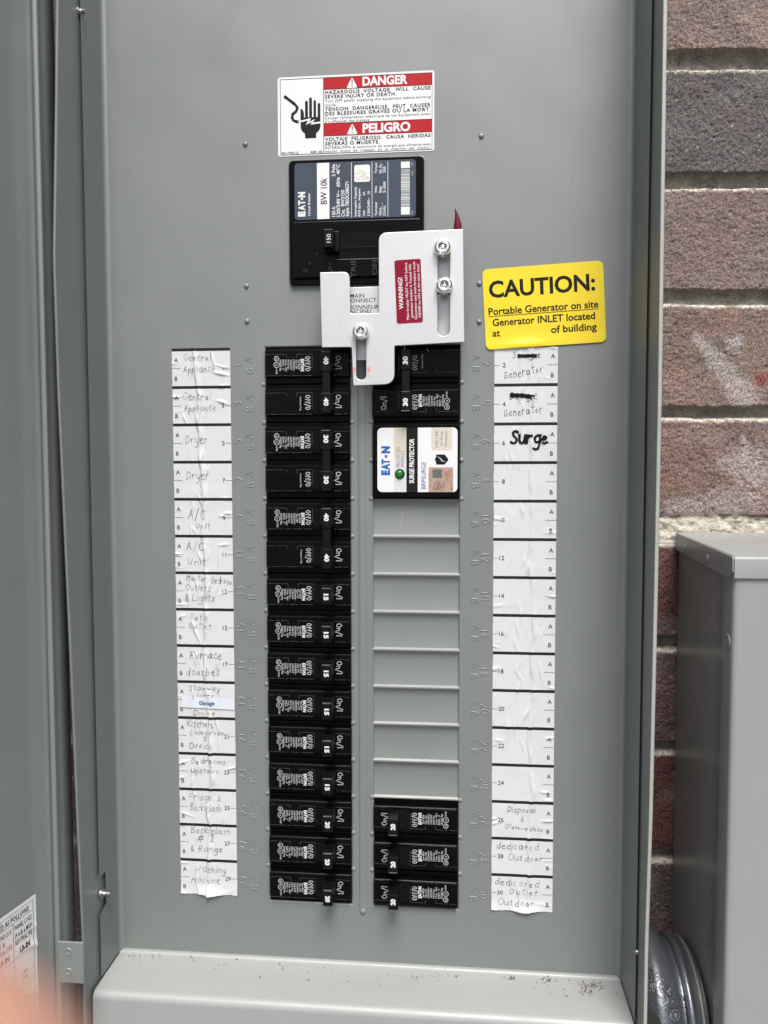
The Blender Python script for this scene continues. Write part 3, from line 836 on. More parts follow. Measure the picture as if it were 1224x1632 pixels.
# --- door, hinged at the left and swung towards the viewer
DA = 0.22
DH = (-224.0, 60.8)
dn = math.hypot(DA, 1); ddir = (-DA / dn, 1 / dn)
def dpt(t_, off=0.0):        # t along the door from the bend; off = out of its inner face (towards +u)
    return (DH[0] + ddir[0] * t_ + ddir[1] * off, DH[1] + ddir[1] * t_ - ddir[0] * off)
R_ = 7.0
prof = [(-221.0, 45.0), (-219.2, 46.4), (-221.4, 55.0), (-222.2, 59.0), (-221.9, 60.2), (-222.1, 60.9), (-222.8, 61.2)]
# hinge-side lip, then the inner face behind it
prof += [dpt(1.2, -.3), dpt(3.0, -1.2), dpt(6, -2.0), dpt(9, -2.2), dpt(12, -3.0), dpt(16, -3.4), dpt(22, -3.5), dpt(345, -3.5), dpt(346, -6), dpt(345, -8)]
mb = MB()
extrude_v(mb, prof, list(np.linspace(-600, PT + 8, 30)), M_PAINT)
door = mb.build('door', panel); sharp(door, 28)
md = door.modifiers.new('thick', 'SOLIDIFY'); md.thickness = 0.0012; md.offset = 1
mb = MB()
a, c = PX(92, 1500, 65.5), PX(134, 1568, 65.5)
mb.box((a[0], c[1], 64.4), (c[0], a[1], 65.8), M_PAINT, .5)
for q in ((109, 1517), (109, 1549)):
    u_, v_ = PX(*q, 65.8)
    lathe(mb, (u_, v_, 65.78), 'w', [(0.0, 2.5), (.45, 2.2), (.5, 1.9), (.1, 1.2), (.02, .2)], M_PAINT, 20)
o = mb.build('hinge_leaf', door, origin=tuple(panel['_o'])); sharp(o, 45)

# =================================================================== CIRCUIT BREAKERS
def ul_marks(mb, f):
    for yy, s_ in ((3.7, 'SA'), (-.4, 'UL')):
        ring(mb, f, -20.2, yy, 2.0 if yy < 3 else 1.75, .42, M_PRINT, .09)
        txt(mb, f, s_, -21.0, yy + (.95 if s_ == 'UL' else .8), 1.35, M_PRINT, rot=-90, bold=.02, h=.09, res=1, width=1.9)
    txt(mb, f, 'LISTED', -20.6, -2.8, .95, M_PRINT, rot=-90, h=.09, width=3.8, res=1, bold=.03)
LINES = ['Type BR{0}', 'Type C{0}', '120/240V~', 'Cu/Al 60/75', 'HACR Type', '{1} Pole  -40C', 'E7819  -7', 'LR42330 Eng.']
def breaker_face(mb, yc, amps, poles, full=True, sparse=False, off=False):
    f = frame(0, yc, 0)
    # sunken shoulder and raised front
    mb.box((-29.0, yc - 12.45, -44), (29.0, yc + 12.45, -1.2), M_BLACK, .5)
    mb.box((-28.2, yc - 8.3, -2), (28.7, yc + 9.9, 3.4), M_BLACK, 1.1, 3)
    # label pad outline, with its moulded tab notch
    pad = [(-27.6, -7.4), (3.7, -7.4), (3.7, 6.6), (-6.6, 6.6), (-6.6, 4.3), (-13.4, 4.3), (-13.4, 6.6), (-27.6, 6.6)]
    poly(mb, f, pad, M_BLACK, 3.35, .34, .12)
    for a, c in (((-27.4, 6.55), (-13.5, 6.55)), ((-13.4, 6.4), (-13.4, 4.4)), ((-6.6, 6.4), (-6.6, 4.4)), ((-6.5, 6.55), (3.6, 6.55)), ((3.66, 6.4), (3.66, -4)), ((18.3, 6.5), (28.0, 6.1)), ((-27, -7.5), (3.4, -7.5)), ((18.4, -7.5), (28.2, -7.5))):
        P_ = resample([a, c], 1.1)
        seg = []
        rn = random.Random(int(a[0] * 10) + int(yc) + 5)
        for p in P_:
            if rn.random() < .22 and len(seg) > 1: ribbon(mb, f, seg, .16, M_DUST, 3.74, rnd=rn); seg = []
            seg.append(p)
        if len(seg) > 1: ribbon(mb, f, seg, .16, M_DUST, 3.74, rnd=rn)
    # dusty top arris
    ribbon(mb, f, resample([(-26, 9.35), (28, 9.35)], 2.5), .22, M_DUST, 3.12, rnd=random.Random(int(yc) + 3))
    poly(mb, f, rect(18.3, -7.4, 28.1, 6.4), M_BLACK, 3.35, .3, .12)
    # well of the handle
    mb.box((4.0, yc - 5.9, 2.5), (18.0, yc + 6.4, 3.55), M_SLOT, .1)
    mb.box((8.6, yc - 5.2, 3.4), (12.0, yc + 5.9, 4.6), M_BLACK2, .3)
    fp = frame(0, yc, 3.74)
    stroke_word(mb, fp, 'Off/O', -.9, 4.9, 3.3, 9.8)
    if not sparse:
        txt(mb, fp, 'EATON', -3.9, 3.3, 2.1, M_PRINT2, rot=-90, width=8.0, bold=.045, h=.06, res=1)
        for i, s_ in enumerate(LINES):
            s_ = s_.format(amps, poles)
            txt(mb, fp, s_, -5.6 - i * 1.78, 3.0, 1.2, M_PRINT, rot=-90, width=[6.6, 6.2, 7.6, 6.8, 6.4, 7.8, 6.8, 7.6][i], bold=.03, h=.06, res=1)
        ul_marks(mb, fp)
    else:
        txt(mb, fp, 'Common Trip', -4.6, 4.2, 1.0, M_PRINT, rot=-90, width=9.4, bold=.03, h=.06, res=1)
    stroke_word(mb, frame(0, yc, 3.66), 'On/I', 19.4, 5.0, 3.6, 9.0)

def stroke_word(mb, f, s_, x, y, cap, wd, pen=.52):
    L_, w0 = strokes(s_, cap, 0, 0, gap=2.0, smooth=2)
    for l in L_:
        ribbon(mb, f, [(x + p[1], y - p[0] * wd / w0) for p in resample(l, .6)], pen, M_PRINT, .06, rnd=random.Random(2))
def handle_single(amps):
    mb = MB()
    mb.box((10.6, -5.4, 3.0), (18.3, 6.4, 7.5), M_BLACK2, .6)
    mb.box((10.8, -5.9, 6.5), (17.9, 6.1, 16.5), M_BLACK2, .7, 2, (.93, .9))
    mb.box((11.6, 5.2, 15.5), (17.2, 5.75, 16.65), M_DUST, .1)
    txt(mb, frame(0, 0, 16.5), str(amps), 13.0, 2.0, 2.8, M_PRINT2, rot=-90, width=4.3, bold=.05, h=.07)
    return mb
def handle_double(amps, x0=11.2):
    mb = MB()
    mb.box((x0 - .6, 12.7 - 5.6, 3.0), (x0 + 7, 12.7 + 5.6, 8), M_BLACK2, .5)
    mb.box((x0 - .6, -12.7 - 5.6, 3.0), (x0 + 7, -12.7 + 5.6, 8), M_BLACK2, .5)
    mb.box((x0, 6.6, 6.5), (x0 + 6.3, 19.8, 13.0), M_BLACK2, .6, 2)
    mb.box((x0, -20.2, 6.5), (x0 + 6.3, -7.0, 13.0), M_BLACK2, .6, 2)
    mb.box((x0 + .55, -7.6, 7), (x0 + 5.75, 7.2, 12.2), M_BLACK2, .5, 2)
    mb.box((x0 + .3, 19.0, 12.2), (x0 + 6.0, 19.6, 13.1), M_DUST, .1)
    for yc in (12.7, -12.7):
        txt(mb, frame(0, yc, 13.0), str(amps), x0 + 1.9, 3.6 - (1.2 if yc < 0 else 0), 2.8, M_PRINT2, rot=-90, width=5.2, bold=.045, h=.07)
    return mb

UCL, UCR = (UA + UB) / 2, (UC + UD) / 2
LOC = (0, 0, 0)
def proto_body(poles, amps):
    mb = MB()
    if poles == 1: breaker_face(mb, 0, amps, 1)
    else:
        breaker_face(mb, 12.7, '2' + str(amps), 2)
        breaker_face(mb, -12.7, '2' + str(amps), 2, sparse=True)
    return mb
_mesh = {}
def breaker(poles, amps, uc, row, label, group, flip=False, off=False):
    vc = -ROW * (row + (.5 if poles == 1 else 1.0))
    t_ = thing('circuit_breaker', label, 'circuit breaker', (uc, vc, 0), group)
    rj = random.Random(int(vc * 10) + int(uc))
    t_.rotation_euler = (0, (PI if flip else 0) + rj.uniform(-.005, .005), 0)
    t_.location = W((uc + rj.uniform(-.2, .2), vc + rj.uniform(-.15, .15), rj.uniform(-.3, .3)))
    for part, key, fn in (('breaker_body', ('b', poles, amps), lambda: proto_body(poles, amps)),
                          ('handle', ('h', poles, amps, off), lambda: handle_single(amps) if poles == 1 else handle_double(amps, 3.0 if off else 11.2))):
        if key not in _mesh:
            o_ = fn().build(part, origin=LOC)
            o_.location = (0, 0, 0)
            _mesh[key] = o_
            first = True
        else:
            o_ = _mesh[key].copy(); COL.objects.link(o_)
        o_.parent = t_; o_.location = (0, 0, 0)
    return t_
G1 = 'black circuit breakers in the left column'
G2 = 'black circuit breakers in the right column'
breaker(2, 40, UCL, 0, 'double black breaker marked 40 partly under the aluminium slide plate, topmost of left column', G1)
breaker(2, 30, UCL, 2, 'double black breaker marked 30 in the left column, in line with the Dryer cells', G1)
breaker(2, 40, UCL, 4, 'double black breaker marked 40 in line with the A/C Unit cells, lowest double one', G1)
NM = ['the Master Bedroom outlets cell', 'the Patio Outlet cell', 'the Furnace doorbell cell', 'the Stairway Lights cell with blue Garage tape', 'the Kitchen and Living room cell', 'the Bedrooms upstairs cell']
for i, s_ in enumerate(NM):
    breaker(1, 15, UCL, 6 + i, 'single black breaker marked 15 level with ' + s_, G1)
for i, s_ in enumerate(['Fridge & Backsplash cell 25', 'Backsplash #2 & Range cell 27', 'Washing Machine cell 29, lowest of left column']):
    breaker(1, 20, UCL, 12 + i, 'single black breaker marked 20 level with ' + s_, G1)
breaker(2, 30, UCR, 0, 'double black generator breaker marked 30, switched off, above the white surge protector', G2, flip=True, off=True)
for i, s_ in enumerate(['directly under the grey filler plates, level with Disposal cell 26', 'level with the dedicated Outdoor cell 28', 'level with cell 30, lowest of right column']):
    breaker(1, 20, UCR, 12 + i, 'single black breaker marked 20 ' + s_, G2, flip=True)

# =================================================================== SURGE PROTECTOR
sc_v = -ROW * 3
sp_ = thing('surge_protector', 'black surge protector with white and grey label and green light', 'surge protector', (UCR, sc_v, 0))
mb = MB()
mb.box((UCR - 29, sc_v - 25.2, -44), (UCR + 29, sc_v + 25.2, -.5), M_BLACK, .5)
mb.box((UCR - 28.6, sc_v - 24.4, -2), (UCR + 28.6, sc_v + 23.6, 3.4), M_BLACK, .8, 3)
mb.build('housing', sp_)
f = frame(UCR, sc_v - .7, 3.4)
q_ = .0519
def X(z): return (z - 605) * q_
def Y(z): return -(z - 545) * q_
mb = MB()
poly(mb, f, rrect(X(115), Y(935), X(1128), Y(122), 3.0), M_WHITE, 0, .25, .06)
poly(mb, f, rect(X(325), Y(932), X(490), Y(125)), M_LIGHTG, .27)
poly(mb, f, rect(X(327), Y(500), X(488), Y(126)), M_BEIGE, .29)
poly(mb, f, rect(X(484), Y(935), X(628), Y(122)), M_INK, .31)
fh = .34
txt(mb, f, 'E', X(268), Y(720), 4.9, M_LOGO, rot=90, width=3.2, bold=.07, h=fh)
txt(mb, f, 'A', X(268), Y(655), 4.9, M_LOGO, rot=90, width=4.2, bold=.05, h=fh)
txt(mb, f, 'T', X(268), Y(585), 4.9, M_LOGO, rot=90, width=3.6, bold=.05, h=fh)
poly(mb, f, circ(X(226), Y(482), .95), M_LOGO, fh)
for a in (1, -1):
    V_ = [(X(226) + 2.4 * math.cos(t_), Y(482) + a * 2.4 * math.sin(t_)) for t_ in np.linspace(.5, 2.4, 8)]
txt(mb, f, 'N', X(268), Y(443), 4.9, M_LOGO, rot=90, width=4.6, bold=.07, h=fh)
txt(mb, f, 'PROTECTED', X(400), Y(620), 2.1, M_GTEXT, rot=90, width=13.2, h=fh)
txt(mb, f, 'WHEN LIT', X(452), Y(622), 2.1, M_GTEXT, rot=90, width=11.2, h=fh)
txt(mb, f, 'SURGE PROTECTOR', X(580), Y(822), 2.9, M_PRINT2, rot=90, width=29.2, bold=.035, h=fh)
txt(mb, f, 'BRPSURGE', X(730), Y(893), 2.9, M_LOGO, rot=90, width=17.6, h=fh)
poly(mb, f, roundpoly([(X(800), Y(122)), (X(800), Y(408)), (X(1060), Y(408)), (X(1060), Y(122))], [0, 1.2, 1.2, 0]), M_BEIGE, .29)
for s_, bx, a0, wd in (('TYPE 2 SPD', 885, 380, 11.4), ('AC Power', 943, 350, 9.6), ('Protection', 998, 358, 10)):
    txt(mb, f, s_, X(bx), Y(a0), 1.8, M_GTEXT, rot=90, width=wd, h=fh)
sh = [(842, 525), (858, 490), (860, 460), (965, 460), (1000, 500), (1014, 525), (1000, 550), (965, 588), (860, 588), (858, 560)]
poly(mb, f, [(X(a), Y(c)) for a, c in sh], M_INK, .29)
bolt = [(868, 478), (935, 520), (925, 527), (982, 556), (915, 538), (926, 530)]
poly(mb, f, [(X(a), Y(c)) for a, c in bolt], M_PRINT2, .34)
poly(mb, f, rect(X(765), Y(934), X(1075), Y(622)), M_HOLO, .29)
poly(mb, f, rect(X(815), Y(755), X(935), Y(648)), M_HOLO2, .33)
ring(mb, f, X(870), Y(860), 2.35, .35, M_INK, .33)
txt(mb, f, 'UL', X(890), Y(885), 2.2, M_INK, rot=90, width=2.6, h=.33)
for i in range(7):
    txt(mb, f, ['LISTED', 'SURGE', 'TYPE 2', '120/240', '1PH 3W', 'L-N 600', 'Eng.'][i], X(925 + i * 22), Y([925, 915, 900, 790, 785, 780, 900][i]), .7, M_INK, rot=90, width=[4, 5, 5.5, 6, 6.2, 6, 5][i], h=.33, res=1)
mb.build('front_label', sp_)
mb = MB()
lathe(mb, f(X(400), Y(705), .2), 'w', [(0, 3.3), (.6, 3.2), (.75, 2.75), (.3, 2.6)], M_INK, 28)
lathe(mb, f(X(398), Y(705), .2), 'w', [(.1, 2.6), (.9, 2.5), (1.6, 2.0), (2.1, 1.2), (2.25, .3)], M_LED, 28)
mb.build('indicator_light', sp_)

# =================================================================== MAIN BREAKER
mu0, mu1, mv0, mv1 = -84.4, 4.0, 38.8, 119.6
mainb = thing('main_breaker', 'large black main breaker with slate blue label above the aluminium slide plate', 'main breaker', (mu0, mv0, 0))
mb = MB()
f = frame(0, 0, 0)
poly(mb, f, rrect(mu0, mv0, mu1, mv1, 3.0), M_BLACK, 0.05, 2.6, .7)
# bright rolled rim of the opening
V_ = rrect(mu0 - .9, mv0 - .9, mu1 + .9, mv1 + .9, 3.6); V2_ = rrect(mu0 + .3, mv0 + .3, mu1 - .3, mv1 - .3, 2.8)
nn = len(V_)
mb.add([f(*p, .02) for p in V_] + [f(*p, .8) for p in V2_], [[i, (i + 1) % nn, nn + (i + 1) % nn, nn + i] for i in range(nn)], M_PAINT, True)
# lower half stands a little proud, with the toggle well
poly(mb, f, roundpoly([(mu0 + 2, mv0 + 4), (mu1 - 2, mv0 + 4), (mu1 - 2, 79.5), (mu0 + 2, 79.5)], 2), M_BLACK, 2.6, 2.2, .8)
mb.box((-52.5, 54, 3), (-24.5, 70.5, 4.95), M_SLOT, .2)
mb.box((-50, 60, 4.9), (-26, 62.2, 5.15), M_BLACK, .1)
mb.box((-52.5, 54, 4.9), (-24.5, 54.5, 5.2), M_DUST, .08)
fm = frame(0, 0, 4.85)
for s_, u_, v_, wd in (('ON', -55.5, 45, 7), ('TRIP', -40.2, 42.5, 12.4), ('OFF', -26.2, 44, 11)):
    txt(mb, fm, s_, u_, v_, 3.1, M_FAINT, rot=90, width=wd, h=.08)
for cx, cy in ((-75, 48), (-71, 52), (-66, 58), (-73, 47.2)):
    rn = random.Random(int(cx)); 
    ribbon(mb, fm, [(cx, cy), (cx + rn.uniform(.5, 2.5), cy + rn.uniform(-.5, 2.2))], .22, M_DUST, .06)
o = mb.build('breaker_body', mainb)
mb = MB()
def ZU(zx): return mu0 + (zx - 83) * .1076
def ZV(zy, zx=83): return 119.5 - (zy + .031 * (zx - 83) - 70) * .1076
fl = frame(0, 0, 2.65)
poly(mb, fl, rrect(-80.6, 81.0, -1.2, 117.2, 2.2), M_NAVY, 0, .2, .05)
poly(mb, fl, rect(-65.7, 81.2, -57.6, 117.0), M_WHITE, .22)
def mt(s_, base, z0, z1, cap, m=M_PRINT2, bold=.02):
    txt(mb, fl, s_, ZU(base), ZV(z0, base), cap, m, rot=90, width=(z0 - z1) * .1076, bold=bold, h=.27)
mt('E', 181, 405, 374, 4.1, bold=.07); mt('A', 181, 368, 336, 4.1, bold=.05); mt('T', 181, 336, 308, 4.1, bold=.05)
poly(mb, fl, circ(ZU(164), ZV(300, 164), .8), M_PRINT2, .27)
mt('N', 181, 290, 258, 4.1, bold=.07)
mt('Circuit Breaker', 214, 401, 266, 1.5)
mt('BW 10k', 316, 330, 175, 4.0, M_INK, .01)
mt('150 A', 368, 405, 345, 2.15); mt('2 Pole', 368, 167, 95, 2.15)
mt('120/240 V~', 396, 405, 250, 2.15); mt('60Hz', 396, 228, 172, 2.15); mt('40°C', 396, 155, 95, 2.15)
mt('Cat.  BW2150', 424, 405, 248, 2.15); mt('Style 7803C08G71', 451, 404, 198, 2.15)
mt('Interrupting Capacity', 498, 404, 228, 1.5); mt('RMS Sym. Ampere', 521, 404, 240, 1.5); mt('Volt', 549, 404, 368, 1.5); mt('kA', 549, 278, 257, 1.5)
mt('120/240~', 578, 400, 292, 1.5); mt('10', 578, 272, 254, 1.5)
for s_, bx, a, c in (('Terminal', 622, 400, 322), ('Wire', 648, 400, 352), ('CU/AL', 674, 400, 338), ('Wire', 622, 265, 224), ('Size', 648, 265, 226), ('2-300', 674, 265, 198), ('Torque', 622, 150, 88), ('Lb. In.', 648, 150, 94), ('250', 674, 147, 110)):
    mt(s_, bx, a, c, 1.45)
for a, c in ((400, 322), (265, 222), (150, 92)):
    poly(mb, fl, rect(ZU(652), ZV(a, 652), ZU(653.6), ZV(c, 652)), M_PRINT2, .27)
for zx in (467, 592, 688):
    poly(mb, fl, rect(ZU(zx) - .16, 81.4, ZU(zx) + .16, 116.6), M_PRINT2, .27)
poly(mb, fl, rrect(ZU(485), ZV(200, 530), ZU(580), ZV(100, 530), 1.2), M_CREAM, .22, .12, .03)
for i in range(6):
    txt(mb, fl, ['ISSUE', 'No. 2150', 'CIRCUIT', 'BREAKER', 'LISTED', 'UL'][i], ZU(505 + i * 12), ZV(190 - (i % 3) * 3, 530), .7, M_INK, rot=90, width=[5, 7, 6, 6.4, 5, 2][i], h=.37, res=1)
ring(mb, fl, ZU(565), ZV(178, 560), .95, .2, M_INK, .37)
poly(mb, fl, rect(ZU(767), ZV(393, 790), ZU(820), ZV(348, 790)), M_PRINT2, .27); poly(mb, fl, rect(ZU(767), ZV(120, 790), ZU(820), ZV(82, 790)), M_PRINT2, .27)
rn = random.Random(3); yy = 346
while yy > 124:
    hgt = rn.choice([2, 2, 3, 5]); poly(mb, fl, rect(ZU(767), ZV(yy, 790), ZU(820), ZV(yy - hgt, 790)), M_PRINT2, .27); yy -= hgt + rn.choice([2, 3, 4])
txt(mb, fl, 'MC', ZU(840), ZV(392, 835), 1.2, M_PRINT, rot=90, h=.27); txt(mb, fl, '1424', ZU(840), ZV(165, 835), 1.2, M_PRINT, rot=90, h=.27); txt(mb, fl, '19C', ZU(840), ZV(110, 835), 1.2, M_PRINT, rot=90, h=.27)
mb.build('rating_label', mainb)
mb = MB()
mb.box((-60.5, 58.5, 4.4), (-50.5, 71.5, 9), M_BLACK2, .6)
mb.box((-59.8, 59.0, 8), (-53.0, 71.0, 15.5), M_BLACK2, .6, 2, (.95, .95))
mb.box((-59.3, 70.2, 15.0), (-53.6, 70.6, 15.6), M_DUST, .08)
txt(mb, frame(0, 0, 15.5), '150', -54.9, 62.2, 2.6, M_PRINT2, rot=90, width=5.4, h=.08)
mb.build('toggle', mainb)

# =================================================================== INTERLOCK SLIDE PLATE
PW = 18.0
il = thing('interlock_plate', 'silver aluminium sliding interlock plate with crimson warning sticker and slotted nuts', 'interlock', (*PX(563, 614, PW), PW))
def pz(L_, w): return [PX(*q, w) for q in L_]
out = pz([(510, 434), (557, 433), (558, 500), (604, 499), (603.5, 371), (738, 365), (740, 545), (628.5, 551), (628.5, 612), (563, 614.5), (560.5, 553), (513, 553.5)], PW)
out = roundpoly(out, [0, 4.5, 1.2, 1.2, 5.5, 0, 0, .8, 7, 0, 1.2, 0], 6)
def slot(x0, y0, x1, y1, w):
    a, c = PX(x0, y1, w), PX(x1, y0, w)
    return rrect(a[0], a[1], c[0], c[1], (c[0] - a[0]) / 2 - .01, 8)
mb = MB()
s1_, s2_ = slot(697, 384, 717.5, 536, PW), slot(567.5, 522, 583.5, 605.5, PW)
V_, F_ = fill2d([out, s1_, s2_], 2.0, .3)
mb.add([(p[0], p[1], PW - 1 + p[2]) for p in V_], F_, M_ALU)
fpw = frame(0, 0, PW)
for x, y in ((564.5, 589), (588, 589)):
    u_, v_ = PX(x, y, PW); poly(mb, fpw, [(u_ + 1.0 * math.cos(t_) * (1 - .35 * math.sin(t_)), v_ + 1.9 * math.sin(t_)) for t_ in np.linspace(0, 6.1, 14)], M_PINK, .04)
rn = random.Random(12)
for (cx_, cy_, n_, sx_, sy_) in ((707, 460, 26, 16, 70), (575, 565, 14, 14, 40), (640, 540, 12, 60, 30), (540, 500, 8, 20, 60)):
    for i in range(n_):
        a_ = PX(cx_ + rn.uniform(-sx_, sx_), cy_ + rn.uniform(-sy_, sy_), PW)
        if abs(a_[0] - PX(707, 460, PW)[0]) < 4.8 and cx_ == 707: continue
        if cx_ == 575 and abs(a_[0] - PX(575, 565, PW)[0]) < 3.6: continue
        an = rn.gauss(1.5, .5); l_ = rn.uniform(1.0, 4.0)
        ribbon(mb, fpw, [a_, (a_[0] + l_ * math.cos(an), a_[1] + l_ * math.sin(an))], rn.uniform(.06, .16), M_SCRATCH, .012, rnd=rn)
mb.build('sliding_plate', il)
mb = MB()
bo = pz([(520, 458), (560, 458), (735, 452), (736, 542), (600, 548), (586, 549), (586, 574), (565, 574), (564, 549), (520, 549)], 11)
poly(mb, frame(0, 0, 0), bo, M_ALU, 9.5, 1.6, .2)
bo2 = pz([(692, 384), (722, 384), (722, 470), (692, 470)], 12)
poly(mb, frame(0, 0, 0), bo2, M_ALU, 9.5, 1.6, .2)
mb.build('backing_bracket', il)
def barrel_nut(px, py, ang, dark=False):
    u_, v_ = PX(px, py, PW + 5)
    mb = MB()
    R = 5.3
    # slotted barrel nut: two half shells with a gap, round the threaded hole
    n_ = 24
    prof = [(0, R), (3.4, R), (4.8, R * .93), (5.7, R * .78), (6.0, R * .62), (5.8, R * .5), (3.5, R * .44), (2.4, R * .42)]
    hw = .13
    for half in (0, 1):
        V_ = []; F_ = []
        for a_, r_ in prof:
            hh = math.asin(min(.9, .55 / r_))
            for i in range(n_ + 1):
                t_ = ang + half * PI + hh + (PI - 2 * hh) * i / n_
                V_.append((u_ + r_ * math.cos(t_), v_ + r_ * math.sin(t_), PW + a_))
        for k in range(len(prof) - 1):
            for i in range(n_):
                F_.append([k * (n_ + 1) + i, k * (n_ + 1) + i + 1, (k + 1) * (n_ + 1) + i + 1, (k + 1) * (n_ + 1) + i])
        mb.add(V_, F_, M_CHROME, True)
        for e in (0, n_):
            L_ = [k * (n_ + 1) + e for k in range(len(prof))]
            mb.add([V_[i] for i in L_], [list(range(len(L_)))], M_CHROME)
    lathe(mb, (u_, v_, PW), 'w', [(0, R * .98), (4.3, R * .9), (4.3, R * .46), (2.2, R * .44)], M_CHROME, 24)
    lathe(mb, (u_, v_, PW), 'w', [(-6, 2.2), (3.2, 2.2), (3.8, 1.6), (4.0, .3)], M_CHROME, 20)
    o = mb.build('slotted_nut', il); sharp(o, 50)
barrel_nut(705, 393, math.radians(72)); barrel_nut(708, 454, math.radians(148)); barrel_nut(574, 528, math.radians(132))
mb = MB()
a = PX(630, 415, PW); c = PX(672, 411, PW); d_ = PX(634, 516, PW); e_ = PX(676, 512, PW)
ang = math.atan2(c[1] - a[1], c[0] - a[0]) * .5
wd = (c[0] - a[0]); hg = (a[1] - d_[1])
fs = frame(d_[0] - .6, d_[1], PW, ang * .6 + .02)
poly(mb, fs, rrect(0, 0, wd, hg, 1.3), M_CRIMSON, .02, .18, .04)
ss = wd / 195.0     # zoom pixels of the sticker
def sx(z): return (z - 615) * ss
txt(mb, fs, 'WARNING!', sx(668), hg * .225, 2.6, M_PRINT2, rot=90, width=hg * .5, bold=.02, h=.26)
for s_, bx, y0, wdt in (('Main breaker MUST be OFF before', 708, .05, .90), ('generator breaker is Turned ON.', 738, .08, .85), ('Generator and main breakers must', 768, .05, .91), ('NEVER be ON at the same time!', 797, .08, .84)):
    txt(mb, fs, s_, sx(bx), hg * y0, 1.55, M_PRINT2, rot=90, width=hg * wdt, h=.26, res=2, bold=.006)
mb.build('warning_sticker', il)

# red vinyl tip that curls up behind the plate
mb = MB()
cl = [(730, 372), (729.5, 360), (729, 350), (727.5, 341), (724.5, 332)]
V_ = []; F_ = []
for i, q in enumerate(cl):
    w_ = 14 + i * .6; u_, v_ = PX(*q, w_); hwid = [2.7, 2.5, 1.7, .9, .12][i]
    V_ += [(u_ - hwid, v_, w_), (u_ + hwid, v_, w_ + .8), (u_ - hwid, v_, w_ - .3), (u_ + hwid, v_, w_ + .5)]
for i in range(len(cl) - 1):
    k = i * 4
    F_ += [[k, k + 1, k + 5, k + 4], [k + 3, k + 2, k + 6, k + 7], [k, k + 4, k + 6, k + 2], [k + 1, k + 3, k + 7, k + 5]]
mb.add(V_, F_, M_REDTAG, True)
mb.build('plastic_tag', origin=(*PX(730, 372, 14), 14), tags=('dark red pointed plastic tag sticking up behind the aluminium plate', 'tag'))

# printed plate glimpsed through the notch
mb = MB()
u0, v1_ = PX(540, 461, 11.2); u1, v0_ = PX(606, 506, 11.2)
fpl = frame(0, 0, 11.15)
poly(mb, fpl, rect(u0 - 9, v0_ - 1, u1, v1_), M_ALU, 0, .2)
for s_, y, m_, sh_, xr in (('MAIN', 474.2, M_INK, 0, 580.5), ('DISCONNECT', 481.4, M_INK, 0, 600), ('SECTIONNEUR', 492.0, M_INK, .3, 603), ('PRINCIPAL', 499.4, M_INK, .3, 593)):
    ur, vb = PX(xr, y, 11.3)
    txt(mb, fpl, s_, ur, vb, 2.5, m_, al='r', h=.25, shear=sh_, width={'MAIN': 9.2, 'DISCONNECT': 25.5, 'SECTIONNEUR': 27.5, 'PRINCIPAL': 20.5}[s_], bold=.004)
mb.build('disconnect_label', origin=(u0, v0_, 11), tags=('small silver label reading main disconnect seen through the slide plate notch', 'label'))

# =================================================================== DANGER STICKER
mb = MB()
du0, dv1 = -91.9, 173.6
DW, DHt = 102.4, 50.6
fd = frame(du0, dv1 - DHt, 0.0)
S = lambda v_: DHt - v_
poly(mb, fd, rrect(0, 0, DW, DHt, 1.5), M_WHITE, .02, .22, .06)
h1 = .27
def bar(x0, y0, x1, y1, m_, h_=h1): poly(mb, fd, rect(x0, S(y1), x1, S(y0)), m_, h_)
bar(30.4, 1.3, 101.1, 8.9, M_RED); bar(30.4, 30.5, 101.1, 38.5, M_RED)
for x0, y0, x1, y1 in ((1.6, 1.3, 101.1, 1.65), (1.6, 49.4, 101.1, 49.8), (1.6, 1.3, 1.95, 49.8), (100.8, 1.3, 101.1, 49.8), (30.2, 1.3, 30.6, 49.8), (30.4, 8.8, 101, 9.15), (30.4, 30.3, 101, 30.6), (30.4, 38.4, 101, 38.7)):
    bar(x0, y0, x1, y1, M_INK, .30)
def dt(s_, v_, cap, x1, x0=31.3, bold=.0, m_=M_INK, sp=1.0, res=2): txt(mb, fd, s_, x0, S(v_), cap, m_, width=x1 - x0, bold=bold, h=.33, spacing=sp, res=res)
dt('DANGER', 7.5, 5.2, 85.2, 55.9, .04, M_PRINT2, res=4); dt('PELIGRO', 37.2, 5.3, 87, 55.9, .04, M_PRINT2, res=4)
for vv in (1.9, 31.2):
    tri = roundpoly([(45.4, S(vv + 6.9)), (52.8, S(vv + 6.9)), (49.1, S(vv - .2))], .9)
    poly(mb, fd, tri, M_PRINT2, .31)
    poly(mb, fd, [(48.75, S(vv + 1.6)), (49.5, S(vv + 1.6)), (49.25, S(vv + 4.9)), (48.95, S(vv + 4.9))], M_INK, .35); poly(mb, fd, circ(49.1, S(vv + 5.7), .38, 10), M_INK, .35)
dt('HAZARDOUS  VOLTAGE.  WILL  CAUSE', 11.9, 2.15, 100, bold=.022, sp=1.15)
dt('SEVERE INJURY OR DEATH.', 14.7, 2.15, 78, bold=.022, sp=1.15)
dt('Turn OFF power supplying this equipment before working', 17.2, 1.7, 100, sp=1.1)
dt('inside.', 19.7, 1.7, 39, sp=1.1)
dt('TENSION  DANGEREUSE,  PEUT  CAUSER', 22.6, 2.15, 100, bold=.022, sp=1.15)
dt('DES BLESSURES GRAVES OU LA MORT.', 25.4, 2.15, 100, bold=.022, sp=1.15)
dt('Couper l’alimentation électrique de cet équipement avant', 27.9, 1.7, 100, sp=1.1)
dt('d’y effectuer des travaux.', 30.0, 1.5, 61, sp=1.1)
